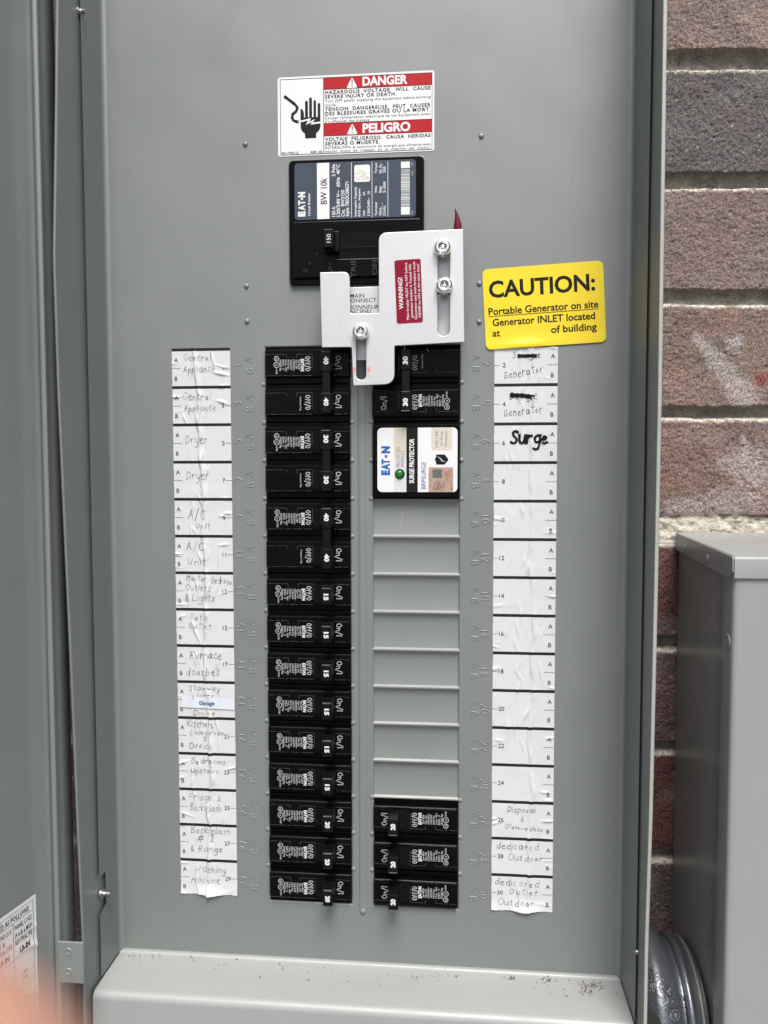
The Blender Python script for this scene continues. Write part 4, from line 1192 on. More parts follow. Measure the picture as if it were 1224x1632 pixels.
dt('VOLTAJE  PELIGROSO.  CAUSA  HERIDAS', 41.7, 2.15, 100, bold=.022, sp=1.15)
dt('SEVERAS O MUERTE.', 44.5, 2.15, 67, bold=.022, sp=1.15)
dt('INTERRUMPA el suministro de energía que alimenta este', 46.9, 1.6, 100, sp=1.1)
dt('equipo  antes  de  trabajar  en  el  interior  del  mismo.', 49.0, 1.5, 100, sp=1.1)
dt('30-17431-2', 49.1, 1.35, 13.5, 2.3, .02); dt('REV. E2', 49.1, 1.35, 29.6, 21.8, .02)
k_ = .0536
def hp(L_): return [((a - 23) * k_, S((c - 95) * k_ + .4)) for a, c in L_]
def finger_shape(x0, x1, y0, y1):
    r_ = (x1 - x0) / 2
    return [(x0, y1), (x1, y1)] + [((x0 + x1) / 2 + r_ * math.cos(math.radians(a)), y0 + r_ - r_ * math.sin(math.radians(a))) for a in range(0, 181, 20)]
for q in ((361, 397, 377, 590), (412, 447, 340, 590), (466, 497, 374, 590), (517, 550, 410, 590)): poly(mb, fd, hp(finger_shape(*q)), M_INK, .31)
poly(mb, fd, hp([(305, 590), (305, 468), (325, 475), (340, 495), (347, 530), (347, 575), (550, 575), (550, 690), (540, 725), (520, 750), (497, 768), (495, 825), (360, 825), (358, 768), (330, 745), (312, 715), (305, 690)]), M_INK, .312)
poly(mb, fd, hp([(300, 612), (436, 585), (414, 628), (487, 600), (452, 640), (555, 630), (555, 650), (428, 664), (448, 632), (368, 664), (400, 612), (300, 632)]), M_WHITE, .36)
cab = hp(chaikin([(112, 318), (200, 385), (265, 440), (262, 492), (205, 530), (200, 570), (215, 606), (262, 622)], 2))
ribbon(mb, fd, cab, 1.9, M_INK, .31, rnd=random.Random(1))
for q in ([(262, 620), (288, 600)], [(262, 622), (290, 628)], [(262, 624), (282, 650)]): ribbon(mb, fd, hp(q), .3, M_INK, .31)
mb.build('danger_sticker', origin=(du0, dv1 - DHt, 0), tags=('white and red DANGER / PELIGRO sticker with shocked hand pictogram above the main breaker', 'warning sticker'))

# =================================================================== CAUTION STICKER
mb = MB()
ca0, ca1, ca3 = PX(774.5, 558), PX(966, 545), PX(768, 430)
aw = math.hypot(ca1[0] - ca0[0], ca1[1] - ca0[1]); ah = math.hypot(ca3[0] - ca0[0], ca3[1] - ca0[1])
cang = math.atan2(ca1[1] - ca0[1], ca1[0] - ca0[0])
fc0 = frame(ca0[0], ca0[1], 0.0, cang)
def cw(x, y): # lifts off a little where it bridges the strip's paper below
    return .9 * math.exp(-((x - 24) / 13) ** 2 - ((y - 1.5) / 3.2) ** 2) + .35 * math.exp(-((y) / 6.0) ** 2)
def fc(x, y, h=0.0): return fc0(x, y, h + .45 + cw(x, y))
out = rrect(0, 0, aw, ah, 3.6, 6)
nx_, ny_ = 54, 36
# draped grid clipped to the rounded outline
V_ = []; F_ = []
def clampr(x, y):
    r_ = 3.6
    cx = min(max(x, r_), aw - r_); cy = min(max(y, r_), ah - r_)
    dx, dy = x - cx, y - cy
    if (x < r_ or x > aw - r_) and (y < r_ or y > ah - r_):
        m_ = max(abs(dx), abs(dy)); l = math.hypot(dx, dy)
        if l > 0: dx, dy = dx * m_ / l, dy * m_ / l
    return cx + dx, cy + dy
gx = sorted(set(list(np.linspace(0, aw, nx_)) + [.6, 1.2, 1.8, 2.4, 3.0, aw - .6, aw - 1.2, aw - 1.8, aw - 2.4, aw - 3.0]))
gy = sorted(set(list(np.linspace(0, ah, ny_)) + [.6, 1.2, 1.8, 2.4, 3.0, ah - .6, ah - 1.2, ah - 1.8, ah - 2.4, ah - 3.0]))
for y in gy:
    for x in gx:
        a, c = clampr(x, y); V_.append(fc(a, c, 0))
nx_, ny_ = len(gx), len(gy)
for j in range(ny_ - 1):
    for i in range(nx_ - 1): F_.append([j * nx_ + i, j * nx_ + i + 1, (j + 1) * nx_ + i + 1, (j + 1) * nx_ + i])
mb.add(V_, F_, M_YELLOW, True)
# skirt gives it the thickness of the vinyl and closes the edge
V_ = []; F_ = []
lo = rrect(0, 0, aw, ah, 3.6, 8)
for p in lo: V_ += [fc(*p, 0), fc0(p[0], p[1], .02 + (cw(*p) * .8 if p[1] < 3 else 0))]
for i in range(len(lo)):
    j = (i + 1) % len(lo); F_.append([2 * i, 2 * i + 1, 2 * j + 1, 2 * j])
mb.add(V_, F_, M_YELLOW)
cs = aw / 915.0   # px of the enlarged photograph
def cx_(z, zy): return (z - 150) * cs * 1.0 + 0
def ct(s_, x0, x1, y, cap, bold, m_=M_INK): txt(mb, fc, s_, x0, y, cap, m_, width=x1 - x0, bold=bold, h=.05)
ct('CAUTION:', 3.6, 71.0, ah - 18.2, 10.0, .028)
ct('Portable Generator on site', 2.7, 72.6, ah - 29.4, 4.4, .022)
poly(mb, fc, rect(2.5, ah - 30.6, 72.6, ah - 30.15), M_INK, .05)
ct('Generator INLET located', 5.0, 70.2, ah - 36.6, 4.4, .022)
ct('at', 4.6, 9.6, ah - 43.4, 4.4, .022); ct('of building', 42.0, 71.0, ah - 43.6, 4.4, .022)
mb.build('caution_sticker', origin=(ca0[0], ca0[1], 0), tags=('bright yellow CAUTION portable generator sticker slightly tilted above the right label strip', 'warning sticker'))

# =================================================================== CIRCUIT DIRECTORY STRIPS
def strip(name, u0t, u0b, width, vtop, side, cells, label):
    mb = MB()
    seed = 3 if side == 'l' else 9
    rn = random.Random(seed)
    Ht = 15 * 25.18
    cre = []
    nmain = 46
    cx0 = .36 if side == 'l' else .53
    mainx = []
    x = cx0
    for i in range(nmain + 1):
        x += rn.uniform(-.035, .035) + (.010 if (side == 'l' and i < 10) else 0) + (cx0 + .12 - x) * .12
        mainx.append(x * width)
    mainh = [rn.uniform(.25, 1.0) for _ in range(nmain + 1)]
    side2 = [(.30 if side == 'l' else .42) * width + rn.uniform(-2.5, 2.5) for _ in range(nmain + 1)]
    h2 = [max(0, rn.uniform(-.5, .7)) for _ in range(nmain + 1)]
    folds = []
    for i in range(70 if side == 'l' else 80):
        if i % 3 == 0:
            x_ = rn.choice([rn.uniform(0, 5), rn.uniform(width - 7, width)]); an = rn.uniform(-.35, .35); ln = rn.uniform(3, 7)
        else:
            x_ = rn.uniform(8, width - 8); an = rn.uniform(1.2, 1.95); ln = rn.uniform(3, 9)
        folds.append((x_, rn.uniform(0, Ht), an, ln, rn.uniform(.35, .9), rn.uniform(.25, 1.15) * (1 if side == 'l' else .7)))
    fa = np.array(folds)
    amp = 1.9 if side == 'l' else 1.15
    def hgt(x, y):      # x from left edge, y down from the top; arrays
        t_ = np.clip(y / Ht * nmain, 0, nmain - 1e-6); i = t_.astype(int); q = t_ - i; q = q * q * (3 - 2 * q)
        mx_ = np.array(mainx); mh = np.array(mainh); m2 = np.array(side2); mh2 = np.array(h2)
        xc = mx_[i] * (1 - q) + mx_[i + 1] * q; a = mh[i] * (1 - q) + mh[i + 1] * q
        d = x - xc
        h_ = a * np.where(d < 0, np.exp(-(d / .75) ** 2), np.exp(-(d / 2.0) ** 2)) * .85 * amp
        xc = m2[i] * (1 - q) + m2[i + 1] * q; a = mh2[i] * (1 - q) + mh2[i + 1] * q
        h_ = h_ + a * np.exp(-((x - xc) / .7) ** 2) * .6 * amp
        for fx, fy, an, ln, wd_, hh in fa:
            dx, dy = x - fx, y - fy
            l = dx * math.cos(an) + dy * math.sin(an); c = -dx * math.sin(an) + dy * math.cos(an)
            h_ = h_ + hh * np.exp(-(l / ln) ** 2 * 1.5 - (c / wd_) ** 2)
        h_ = h_ + (fbm(x / 3.2 + seed * 7, y / 3.2, 3, seed) - .5) * .10 + (fbm(x / 14, y / 14, 2, seed + 4) - .5) * .5
        # lower edge curls up
        e = np.clip((y - Ht + 9) / 9, 0, 1)
        h_ = h_ + e ** 2 * (1.1 + 1.1 * np.sin(x / width * 9 + seed) * .8)
        return .12 + np.maximum(h_, 0)
    def fst(x, y, h_=0.0):       # x right, y up from the strip's top-left corner
        hh = float(hgt(np.array([x]), np.array([-y]))[0])
        return (u0t + (u0b - u0t) * (-y / Ht) + x, vtop + y, hh + h_)
    cellh = Ht / 15
    ys = [0.0]
    bars = []
    bh = 2.0
    for k in range(15):
        y0 = k * cellh
        bars.append((y0, y0 + bh))
    ysl = []
    for k in range(15):
        y0 = k * cellh
        ysl += [y0, y0 + bh * .5, y0 + bh] + list(np.linspace(y0 + bh, y0 + cellh, 36)[1:-1])
    ysl.append(Ht); ysl = np.array(ysl)
    xs = np.linspace(0, width, 68)
    Xg, Yg = np.meshgrid(xs, ysl)
    Hg = hgt(Xg, Yg)
    ragged = (fbm(Yg / 5, Xg * 0 + seed, 3, 4) - .5) * .5
    Ug = u0t + (u0b - u0t) * (Yg / Ht) + Xg + np.where(Xg < .01, ragged, 0)
    Vg = vtop - Yg + np.where(Yg > Ht - .01, (fbm(Xg / 7, Xg * 0 + 3, 3, 6) - .5) * 2.0, 0)
    V_ = np.stack([Ug, Vg, Hg], -1).reshape(-1, 3).tolist()
    nx = len(xs); Fw = []; Fb = []
    for j in range(len(ysl) - 1):
        yc = (ysl[j] + ysl[j + 1]) / 2
        isb = (yc % cellh) < bh
        for i in range(nx - 1):
            (Fb if isb else Fw).append([j * nx + i, (j + 1) * nx + i, (j + 1) * nx + i + 1, j * nx + i + 1])
    mb.add(V_, Fw, M_PAPER, True)
    k0 = len(mb.V)
    mb.F.extend([list(q) for q in Fb]); mi_ = mb.mi(M_BAR); mb.M.extend([mi_] * len(Fb)); mb.S.extend([True] * len(Fb))
    # fine printed rules, letters and numbers of each cell
    for k in range(15):
        yt = -(k * cellh + bh); yb = -((k + 1) * cellh); ym = (yt + yb) / 2
        if side == 'l':
            xa, xn, x1, x2 = 1.6, width - 7.2, 0, width - 4.3
            lines = [(0, 5.9), (width - 3.9, width)]
        else:
            xa, xn, x1, x2 = width - 4.5, 8.6, 0, 0
            lines = [(0, 3.4), (width - 6.8, width)]
        txt(mb, fst, 'A', xa, ym + 4.4, 2.75, M_INK, h=.2, al='l')
        txt(mb, fst, 'B', xa + .1, ym - 8.0, 2.75, M_INK, h=.2, al='l')
        if side == 'l': txt(mb, fst, str(2 * k + 1), width - 4.6, ym - 1.2, 2.75, M_INK, h=.2, al='r')
        else: txt(mb, fst, str(2 * k + 2), 5.4 if k < 4 else 4.0, ym - 1.0, 2.75, M_INK, h=.2, al='l')
        for a, c in lines:
            ribbon(mb, fst, resample([(a, ym + .2), (c, ym + .2)], .3), .2, M_INK, .14, rnd=random.Random(2))
        for it in cells.get(k, []):
            s_, x_, y_, size, wd_ = it[:5]
            kw_ = it[5] if len(it) > 5 else {}
            write(mb, fst, s_, x_, yt - y_, size, kw_.pop('m', M_PENCIL), width=wd_, **kw_)
        if side == 'r' and k < 2:
            # old word struck out with a marker
            b0, b1 = ((15.5, -5.4), (26.5, -5.6)) if k == 0 else ((10.8, -5.6), (25.0, -7.0))
            P_ = resample([(b0[0], yt + b0[1]), ((b0[0] + b1[0]) / 2, yt + b0[1] - .2), (b1[0], yt + b1[1])], .6)
            ribbon(mb, fst, P_, 2.0 if k == 0 else 2.7, M_MARKER, .3, rnd=random.Random(k))
        if side == 'r' and k == 2:
            L_, wdx = strokes('Surge', 9.0, .1, .12, gap=1.4, rnd=random.Random(4))
            sxk = 24.5 / wdx
            for l in L_:
                P_ = [(10.8 + p[0] * sxk, yt - 11.6 + p[1]) for p in l]
                ribbon(mb, fst, resample(P_, .4), 1.55, M_MARKER, .3, rnd=random.Random(5))
    o_ = mb.build(name, origin=(u0t, vtop - Ht, 0), tags=(label, 'label strip'))
    return fst, cellh, bh
lc = {
 0: [('General', 8, 6.4, 4.6, 19.5), ('Appliance', 8, 14.0, 4.8, 22, dict(pen=.32))],
 1: [('General', 7.2, 7.6, 5.2, 20), ('Appliance', 8, 14.8, 4.6, 22.5)],
 2: [('Dryer', 8.6, 11.6, 6.0, 16)],
 3: [('Dryer', 8.8, 10.6, 6.0, 16.5)],
 4: [('A/C', 9.5, 12.4, 7.0, 13), ('Unit', 14.5, 19.0, 4.6, 11)],
 5: [('A/C', 7.8, 8.6, 6.2, 13.5), ('Unit', 8.6, 18.6, 5.0, 14)],
 6: [('Master', 7.6, 4.3, 3.9, 15), ('Bedroom', 25, 6.0, 4.4, 15.2, dict(ang=-.05)), ('Outlets', 6.8, 11.0, 4.4, 18.5), ('& Lights', 6, 18.2, 4.6, 22)],
 7: [('Patio', 10, 6.4, 4.4, 13), ('Outlet', 8.6, 12.4, 4.6, 17)],
 8: [('Furnace', 9.5, 8.0, 5.4, 22.5, dict(pen=.38)), ('doorbell', 6.2, 19.4, 5.6, 24, dict(pen=.38))],
 9: [('Stairway', 8.2, 4.8, 3.8, 22.5, dict(pen=.34)), ('Lights', 11, 10.2, 4.0, 15), ('Dining', 11, 22.2, 3.6, 16)],
 10: [('Kitchen,', 6.5, 5.2, 4.4, 19), ('Living room', 8.6, 10.8, 4.0, 25), ('&', 18, 14.8, 3.0, 2.6), ('Office', 7.6, 20.8, 4.2, 17)],
 11: [('Bedrooms', 9, 6.0, 4.0, 25), ('upstairs', 9, 12.2, 4.0, 20)],
 12: [('Fridge', 7, 6.4, 5.0, 16.5), ('&', 27, 6.6, 4.6, 3.2), ('Backsplash', 7.8, 14.2, 5.2, 22)],
 13: [('Backsplash', 8, 5.0, 4.8, 28), ('#', 12, 10.8, 4.2, 5.2), ('2', 21, 10.8, 4.4, 3.4), ('& Range', 7, 18.0, 4.8, 24)],
 14: [('Washing', 10.5, 7.6, 5.0, 22.5), ('Machine', 7.6, 15.2, 5.2, 21)],
}
rc = {
 0: [('S', 11.5, 7.0, 4.4, 3.2, dict(m=M_PEN)), ('urg', 15.5, 7.0, 4.4, 11, dict(m=M_PEN)), ('e', 27.5, 7.0, 5.4, 3, dict(m=M_PEN)), ('Generator', 6.4, 20.2, 5.4, 26, dict(m=M_PEN, ang=.16, pen=.32))],
 1: [('Surge', 9.5, 8.2, 5.4, 19, dict(m=M_PEN)), ('Generator', 6.4, 19.4, 5.4, 25.5, dict(m=M_PEN, ang=.1, pen=.32))],
 12: [('Disposal', 10.2, 6.0, 3.8, 19), ('&', 19, 12.2, 4.6, 3), ('Dishwasher', 9.0, 17.0, 3.2, 26, dict(ang=-.07))],
 13: [('dedicated', 3.0, 6.2, 4.4, 28.5), ('Outdoor', 11.0, 13.8, 4.2, 24)],
 14: [('dedicated', 2.0, 5.8, 4.4, 30, dict(ang=-.03)), ('Outlet', 12.0, 12.0, 4.4, 20), ('Outdoor', 4.4, 19.8, 4.4, 25)],
}
fstl, chl, bhl = strip('circuit_directory', -166.0, -165.4, 40.2, -0.6, 'l', lc, 'wrinkled white label strip of odd circuits with handwritten room names, left of the breakers')
strip('circuit_directory', 49.9, 50.1, 40.6, -1.4, 'r', rc, 'wrinkled white label strip with marker word Surge, mostly blank cells, right of the breakers')
# printed tape across cell 19
mb = MB()
yt = -(9 * chl + bhl)
x0, x1, y0, y1 = 3.0, 40.0, yt - 17.2, yt - 9.4
def ft_(x, y, h=0.0):      # the stiff tape bridges the finest creases
    q_ = [fstl(x + a, y + c, 0) for a in (-1.6, 0, 1.6) for c in (-1.2, 1.2)]
    b_ = fstl(x, y, 0)
    return (b_[0], b_[1], sum(k_[2] for k_ in q_) / 6 + .45 + h)
V_ = []; F_ = []
nx, ny = 30, 8
for j in range(ny + 1):
    for i in range(nx + 1): V_.append(ft_(x0 + (x1 - x0) * i / nx, y0 + (y1 - y0) * j / ny - .8 * (i / nx - .5)))
for j in range(ny):
    for i in range(nx): F_.append([j * (nx + 1) + i, j * (nx + 1) + i + 1, (j + 1) * (nx + 1) + i + 1, (j + 1) * (nx + 1) + i])
mb.add(V_, F_, M_TAPE, True)
txt(mb, ft_, 'Garage', 15.2, (y0 + y1) / 2 - 1.2, 2.5, M_TAPEINK, width=11.0, bold=.025, h=.3)
ribbon(mb, ft_, resample([(4, y0 - .1), (39.5, y0 - 1.1)], 1), .12, M_GTEXT, .0, rnd=random.Random(1))
mb.build('label_tape', origin=fstl(3, y0, 0), tags=('narrow white tape printed Garage in blue across the Stairway Lights cell', 'label tape'))

# =================================================================== STICKER ON THE DOOR
mb = MB()
# local frame: x runs along the door towards the hinge, y up
tR = 13.5
vR = PX(60, 1425, DH[1] + tR * ddir[1])[1]
def fdr(x, y, h=0.0):            # x <= 0 from the right-hand edge
    t_ = tR - x
    off = -3.2 + .15 + h
    rip = .55 * math.exp(-((y + 20 + .25 * x) / 1.2) ** 2) * math.exp(-((x + 3) / 9) ** 2) + .9 * math.exp(-((y + 32 + .35 * x) / 1.8) ** 2) * math.exp(-((x + 1) / 11) ** 2) + .9 * math.exp(-((y + 62 + .4 * x) / 2.0) ** 2) * math.exp(-((x + 5) / 9) ** 2)
    p = dpt(t_, off + rip)
    return (p[0], vR + y, p[1])
V_ = []; F_ = []
nx, ny = 50, 90
for j in range(ny + 1):
    for i in range(nx + 1):
        V_.append(fdr(-110 * i / nx, -150 * j / ny))
for j in range(ny):
    for i in range(nx): F_.append([j * (nx + 1) + i, (j + 1) * (nx + 1) + i, (j + 1) * (nx + 1) + i + 1, j * (nx + 1) + i + 1])
F_ = [q[::-1] for q in F_]
mb.add(V_, F_, M_WHITE, True)
def hl(y, x0, x1): ribbon(mb, fdr, resample([(x0, y), (x1, y)], 1.5), .22, M_INK, .12, rnd=random.Random(1))
def vl(x, y0, y1): ribbon(mb, fdr, resample([(x, y0), (x, y1)], 1.5), .3, M_INK, .12, rnd=random.Random(1))
for y in (-2.5, -8.5, -30.5, -52, -61): hl(y, -108, -2.5)
vl(-2.5, -2.5, -148)
for x in (-18.5, -35, -52, -70): vl(x, -8.5, -52 if x > -30 else -52)
def dd(s_, x, y, cap, w_, bold=.0): txt(mb, fdr, s_, x, y, cap, M_INK, width=w_, bold=bold, h=.13, res=1)
dd('TIGHTEN WIRE BINDING PRESSURE SCREW(S) AS FOLLOWS', -90, -7.4, 3.2, 84, .02)
for i, s_ in enumerate(['PANEL LUGS', '(A & B) & MAIN', 'NEUTRAL (N)']): dd(s_, -17.4, -13.6 - i * 4.6, 3.0, 13.5, .01)
for i, s_ in enumerate(['GROUND LUG', 'SIZE &', 'NEUTRAL LUG']): dd(s_, -34, -13.6 - i * 4.6, 3.0, [14, 9, 14][i], .01)
for i, s_ in enumerate(['NEUTRAL &', 'GROUND', 'BAR']): dd(s_, -51, -13.6 - i * 4.6, 3.0, [14, 11, 6][i], .01)
for x in (-14, -30, -47): dd('LB-IN', x, -28.6, 3.0, 8, .05)
for i, s_ in enumerate(['250', '275']): dd(s_, -13, -44 - i * 4, 2.6, 5)
for i, s_ in enumerate(['120', '50', '45']): dd(s_, -29, -38 - i * 4, 2.6, 4.5)
dd('CONNECT COPPER OR ALUMINUM WIRE CLOSE TO', -90, -55.6, 2.6, 78); dd('FOR USE WITH LISTED CIRCUIT BREAKERS.', -84, -59.6, 2.6, 78)
for i in range(9):
    dd(['SUITABLE FOR USE AS SERVICE EQUIPMENT', 'ENCLOSURE TYPE 3R RAINPROOF', 'USE COPPER OR ALUMINUM CONDUCTORS', 'REPLACE COVER BEFORE ENERGIZING'][i % 4], -88, -68 - i * 7, 2.6, 70 - (i % 3) * 8)
mb.build('wiring_sticker', origin=fdr(0, 0, 0), tags=('wrinkled white wiring instructions sticker on the inside of the open door, lower left', 'sticker'))

# =================================================================== DEBRIS ON THE LEDGE
mb = MB()
rn = random.Random(21)
spots = [((206, 1522), 10, 16), ((245, 1525), 7, 12), ((312, 1527), 7, 18), ((365, 1535), 12, 6), ((456, 1537), 6, 7), ((520, 1545), 10, 6), ((662, 1558), 5, 7), ((726, 1556), 4, 6), ((813, 1559), 3.2, 22), ((873, 1563), 7.5, 40), ((942, 1569), 10, 80), ((935, 1580), 4.5, 26), ((600, 1550), 60, 8), ((870, 1580), 20, 6), ((520, 1560), 90, 8)]
for (px, py), sd_, cnt in spots:
    d = _ray(px, py); P0 = CAMC + d * ((PB + .2 - CAMC[2]) / d[2])
    for i in range(cnt):
        x = P0[0] + rn.gauss(0, sd_ * .5); w_ = min(37, max(1.2, -P0[1] + rn.gauss(0, min(3.0, sd_ * .3))))
        if not PL + 4 < x < PR - 4: continue
        s_ = rn.uniform(.2, .75)
        Vt = [(x + rn.uniform(-1, 1) * s_ * 1.4, PB + .0 + rn.uniform(0, 1) * s_ * .8, w_ + rn.uniform(-1, 1) * s_ * 1.4) for _ in range(5)]
        mb.add(Vt, [[0, 1, 2], [0, 2, 3], [0, 3, 1], [1, 2, 3], [1, 4, 2], [2, 4, 3]], M_CRUMB)
for px, py in ((197, 1396), (200, 1447), (199, 1453), (205, 1499), (219, 1500), (223, 1505), (232, 1509), (217, 1510), (202, 1486), (347, 1470), (908, 1511), (560, 1456), (871, 1522), (828, 1551), (884, 1556), (862, 1553), (912, 285), (1004, 1480)):
    u_, v_ = PX(px, py); s_ = rn.uniform(.3, .75)
    Vt = [(u_ + rn.uniform(-1, 1) * s_, v_ + rn.uniform(-1, 1) * s_, .04 + rn.uniform(0, .5) * s_) for _ in range(5)]
    mb.add(Vt, [[0, 1, 2], [0, 2, 3], [0, 3, 1], [1, 2, 3], [1, 4, 2], [2, 4, 3]], M_CRUMB)
o = mb.build('rust_crumbs', origin=(PL, PB, 0)); o['kind'] = 'stuff'; o['label'] = 'brown rusty crumbs scattered along the back of the bottom ledge'; o['category'] = 'debris'

# =================================================================== METER BOX
MX, MF = 183.4, 58.0
MT = -143.0
mbx = thing('meter_box', 'grey steel meter box with sloping top cap on the brick wall to the right', 'meter box', (MX, -640, -55))
mb = MB()
MWD = 300
seam = 40.0
prof = [(MX + .8, -54), (MX + .8, 20), (MX + .8, seam - 3)]
prof += [(MX + .2, seam - 1.2), (MX - .5, seam), (MX - .6, seam + 2)] + [(MX - .6, MF - 3.2), (MX - .2, MF - 1.2), (MX + 1.0, MF - .2), (MX + 3, MF), (MX + 8, MF + .1), (MX + MWD, MF), (MX + MWD, -85)]
extrude_v(mb, prof[::-1], [-640, -500, -400, -300, -200, MT + 3], M_METER)
rn = random.Random(5)
for px, py in ((1118, 1066), (1119, 1072), (1104, 1168), (1098, 1199), (1137, 952), (1160, 1345), (1148, 1440), (1128, 1250)):
    v_, w_ = PXU(px, py, MX + .8)
    if w_ < seam - 4:
        pts_ = [(MX + .74, v_ + rn.uniform(-1.3, 1.3), w_ + rn.uniform(-1.6, 1.6)) for _ in range(5)]
        mb.add(pts_, [[0, 1, 2], [0, 2, 3], [1, 3, 4]], M_EDGE)
body = mb.build('box_body', mbx); sharp(body, 60)
# cap
mb = MB()
th_ = 12.6
z_b = -133.8
capo = [(MX - 1.4, -55), (MX - 1.4, MF + 2.0)]
V_ = []; F_ = []
x0, x1 = MX - 1.8, MX + MWD + 1.8
yb, yf = -54, MF + 1.6
rr2 = 2.0
prof = [(z_b + 6.6, yb), (z_b + 2.0, yf - rr2)] + [(z_b + 2.0 - rr2 + rr2 * math.cos(math.radians(a)), yf - rr2 + rr2 * math.sin(math.radians(a))) for a in (30, 60, 90)] + [(z_b - 10.4, yf), (z_b - 11.0, yf - .7), (z_b - 10.6, yf - 1.6)]
extrude_u(mb, prof, [x0 + .9, x1 - .9], M_METER)
# side flange with clipped front corner
fl_ = roundpoly([(yb, z_b + 6.4), (yf - .8, z_b + 1.6), (yf - .8, z_b - 7.5), (yf - 8, z_b - 11.5), (yf - 14, z_b - 11.2), (yb, z_b - 5.8)], [1, 2, 2, 3, 1, 1])
for xx in (x0, x1 - 1.2):
    V2_, F2_ = fill2d([fl_], 1.2, .3)
    mb.add([(xx + .6 - p[2], p[1], p[0]) for p in V2_], F2_, M_METER)
for yy in (-30, 16):
    z_ = z_b - 1.2 - (yy + 55) * .045
    V_ = [(x0 - .05, z_ + 3.2 * math.sin(t_), yy + 2.2 * math.cos(t_)) for t_ in np.linspace(0, 2 * PI, 16, endpoint=False)]
    V_ += [(x0 - .75, z_ + .4 + 1.9 * math.sin(t_), yy + 1.1 * math.cos(t_) + .3) for t_ in np.linspace(0, 2 * PI, 16, endpoint=False)]
    mb.add(V_, [[i, (i + 1) % 16, 16 + (i + 1) % 16, 16 + i] for i in range(16)] + [list(range(16, 32))], M_METER, True)
cap = mb.build('top_cap', mbx); sharp(cap, 40)
# dent in the front corner
mb = MB()
vdn, wdn = PXU(1170, 1028, MX - .6)
lathe(mb, (MX - .55, vdn, MF - 7.5), 'u', [(0, 4.6), (-.5, 4.0), (-.8, 3.0), (-.1, 2.2), (.3, .4)], M_METER, 24)
mb.build('pressed_dimple', mbx)
mb = MB()
V_, F_ = fill2d([rrect(MX + 46, -620, MX + MWD - 14, -166, 4)], 1.2, .4)
mb.add([(p[0], p[1], MF + .5 + p[2]) for p in V_], F_, M_METER)
mb.build('front_cover', mbx)

# =================================================================== CONDUIT HUB between the boxes
HC = (0, -445.0, -2.0)
hub = thing('conduit_hub', 'dull grey cast conduit hub between the panel and the meter box, lower right', 'conduit fitting', (162, -445, -2))
mb = MB()
prof = [(143.0, 50.0), (150.0, 55.6), (153.0, 56.0), (156.0, 54.8), (159.5, 52.6), (162.5, 49.5), (165, 46.3), (167.2, 44.6), (168.6, 44.8), (169.2, 47.4), (170.6, 48.6), (172.2, 48.6), (173.4, 47.8), (174.0, 45.0), (176, 43.2), (182.2, 43.0)]
lathe(mb, HC, 'u', prof, M_GALV, 96)
o = mb.build('hub_body', hub); sharp(o, 60)
mb = MB()
lathe(mb, HC, 'u', [(177.6, 40), (177.6, 45.4), (178.2, 46.2), (179.0, 46.2), (179.6, 45.4), (179.6, 40)], M_RING, 96)
mb.build('flange_ring', hub)
# cast marks
mb = MB()
def hubpt(x, t_):   # point on the hub surface: axial x, angle t from the viewer direction upwards
    rad = float(np.interp(x, [p[0] for p in prof[:8]], [p[1] for p in prof[:8]]))
    return (x, HC[1] + rad * math.sin(t_), HC[2] + rad * math.cos(t_))
hub_px = [((1037, 1571), 'UL'), ((1057, 1594), 'E'), ((1076, 1618), 'UL')]
def hub_hit(px, py):
    d = _ray(px, py); best = None
    for s_ in np.linspace(380, 620, 1200):
        p = CAMC + d * (s_ / d[1]); x, y, z = p
        rad = float(np.interp(x, [q[0] for q in prof], [q[1] for q in prof], left=50, right=43))
        if math.hypot(y - 2.0, z + 445) < rad and 143 < x < 170: return (x, z, -y)
    return None
marks = []
for (px, py), s_ in hub_px:
    c0 = hub_hit(px, py)
    if c0 is None: continue
    ringp = [hub_hit(px + 7.2 * math.cos(t_), py + 8.2 * math.sin(t_)) for t_ in np.linspace(0, 2 * PI, 25)]
    ringp = [p for p in ringp if p]
    if len(ringp) > 6: tubeline(mb, [(p[0], p[1], p[2]) for p in ringp], .3, M_MARK, 4, up=(0, .5, .86))
    for k in range(3):
        a = hub_hit(px - 2.5 + 2.5 * k, py - 4); c = hub_hit(px - 2.5 + 2.5 * k, py + 4)
        if a and c: tubeline(mb, [a, c], .28, M_MARK, 4, up=(0, .5, .86))
rn = random.Random(8)
for i in range(20):
    q = (1040 + i * 1.1 + rn.uniform(-8, 14), 1560 + i * 1.3 + rn.uniform(-6, 18))
    p = hub_hit(*q)
    if p: bump(mb, p[0], p[1], p[2], rn.uniform(.3, .8), .5, M_MARK, 8, 3)
if mb.F: mb.build('cast_markings', hub)
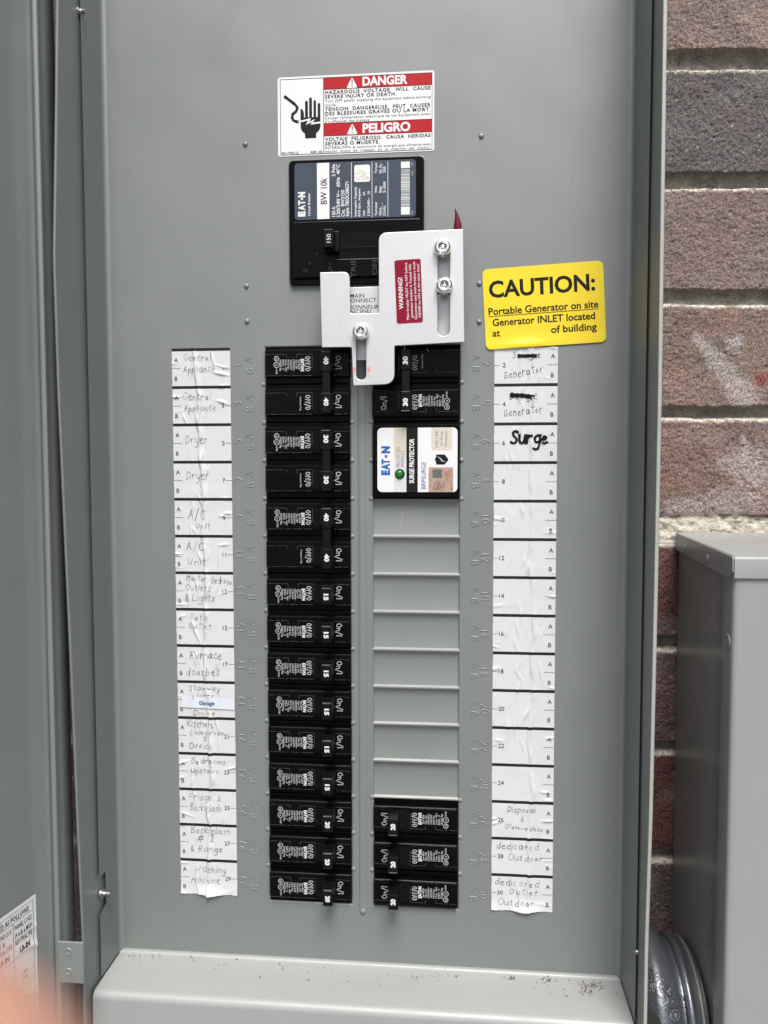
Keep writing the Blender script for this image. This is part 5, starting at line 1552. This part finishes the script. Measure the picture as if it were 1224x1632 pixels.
# flat lettered face and the dark knock-out recess of the casting
def inside(P_, x, y):
    c = False; n_ = len(P_)
    for i in range(n_):
        (x0, y0), (x1, y1) = P_[i], P_[i - 1]
        if (y0 > y) != (y1 > y) and x < (x1 - x0) * (y - y0) / (y1 - y0) + x0: c = not c
    return c
def hub_patch(P_, off, m_, name):
    mb = MB(); st = 1.6; pts = {}
    xs = np.arange(min(p[0] for p in P_), max(p[0] for p in P_) + st, st); ys = np.arange(min(p[1] for p in P_), max(p[1] for p in P_) + st, st)
    for i, x in enumerate(xs):
        for j, y in enumerate(ys):
            if inside(P_, x, y):
                h_ = hub_hit(x, y)
                if h_:
                    ry, rz = h_[1] - HC[1], h_[2] - HC[2]; l = math.hypot(ry, rz)
                    pts[i, j] = (len(pts), (h_[0] - off * .5, h_[1] + ry / l * off, h_[2] + rz / l * off))
    V_ = [p[1] for p in pts.values()]
    F_ = [[pts[k][0] for k in ((i, j), (i, j + 1), (i + 1, j + 1), (i + 1, j))] for (i, j) in pts if all(k in pts for k in ((i, j + 1), (i + 1, j + 1), (i + 1, j)))]
    mb.add(V_, F_, m_, True); mb.build(name, hub)
hub_patch([(1016, 1534), (1031, 1538), (1050, 1546), (1062, 1566), (1078, 1582), (1097, 1588), (1101, 1640), (1016, 1640)], .10, M_GALVD, 'lettered_face')
hub_patch([(1016, 1598), (1030, 1604), (1046, 1614), (1056, 1630), (1060, 1645), (1016, 1645)], .2, M_DARK, 'knockout_recess')

# =================================================================== FINGERTIP (hand holding the phone)
def hand():
    cm = camo.matrix_basis
    eul = camo.rotation_euler.to_matrix(); loc = Vector(camo.location)
    def cp(x, y, z): return loc + eul @ Vector((x / 1000, y / 1000, -z / 1000))
    # camera-side millimetres: x right, y up, z ahead of the lens
    d = 28.0; k = d / FPX
    tip = ((20 - 612) * k, (816 - (1632 + 52)) * k, d)
    P = []; R = []; E = []
    def node(p, r_, link=None):
        P.append(cp(*p)); R.append(r_ / 1000)
        if link is not None: E.append((link, len(P) - 1))
        return len(P) - 1
    wrist = node((-70, -120, -22), 23)
    palm = node((-62, -84, -16), 25, wrist)
    pal2 = node((-55, -58, -10), 21, palm)
    tx, ty, tz = tip
    # index finger reaches over the corner of the lens
    a = node((-44, -44, 2), 9.6, pal2); c = node((-33, -36, 20), 9.0, a); e = node((tx - 4.5, ty - 4.5, d - 1), 9.2, c); node((tx + 1, ty + 1, d), 8.6, e)
    # middle, ring, little finger curl behind the phone body below the lens
    for i, (ox, oy, ln) in enumerate(((-38, -58, 1.0), (-38, -76, .92), (-42, -94, .75))):
        q = node((ox - 4, oy, 0), 9.0 - i * .5, pal2 if i == 0 else palm)
        q = node((ox + 16 * ln, oy - 3, 8), 8.4 - i * .5, q); q = node((ox + 36 * ln, oy - 6, 6), 7.8 - i * .5, q); node((ox + 46 * ln, oy - 8, -3), 6.6 - i * .5, q)
    # thumb on the screen side
    q = node((-48, -96, -34), 11, palm); q = node((-26, -84, -42), 9.8, q); node((-8, -74, -42), 8.2, q)
    # forearm
    q = node((-92, -190, -40), 27, wrist); P and node((-125, -290, -70), 34, q)
    me = bpy.data.meshes.new('hand'); me.from_pydata([p - loc for p in P], E, [])
    o_ = bpy.data.objects.new('hand', me); COL.objects.link(o_); o_.location = loc
    md = o_.modifiers.new('skin', 'SKIN'); md.use_smooth_shade = True
    for v_, r_ in zip(me.skin_vertices[0].data, R): v_.radius = (r_, r_)
    me.skin_vertices[0].data[0].use_root = True
    o_.modifiers.new('sub', 'SUBSURF').levels = 2
    o_.modifiers['sub'].render_levels = 2
    me.materials.append(M_SKIN)
    tag(o_, 'out-of-focus fingertip of the photographer covering the lower left corner', 'hand')
hand()
bpy.data.objects.remove(_to)

# tidy helper properties
for o in bpy.data.objects:
    if '_o' in o: del o['_o']
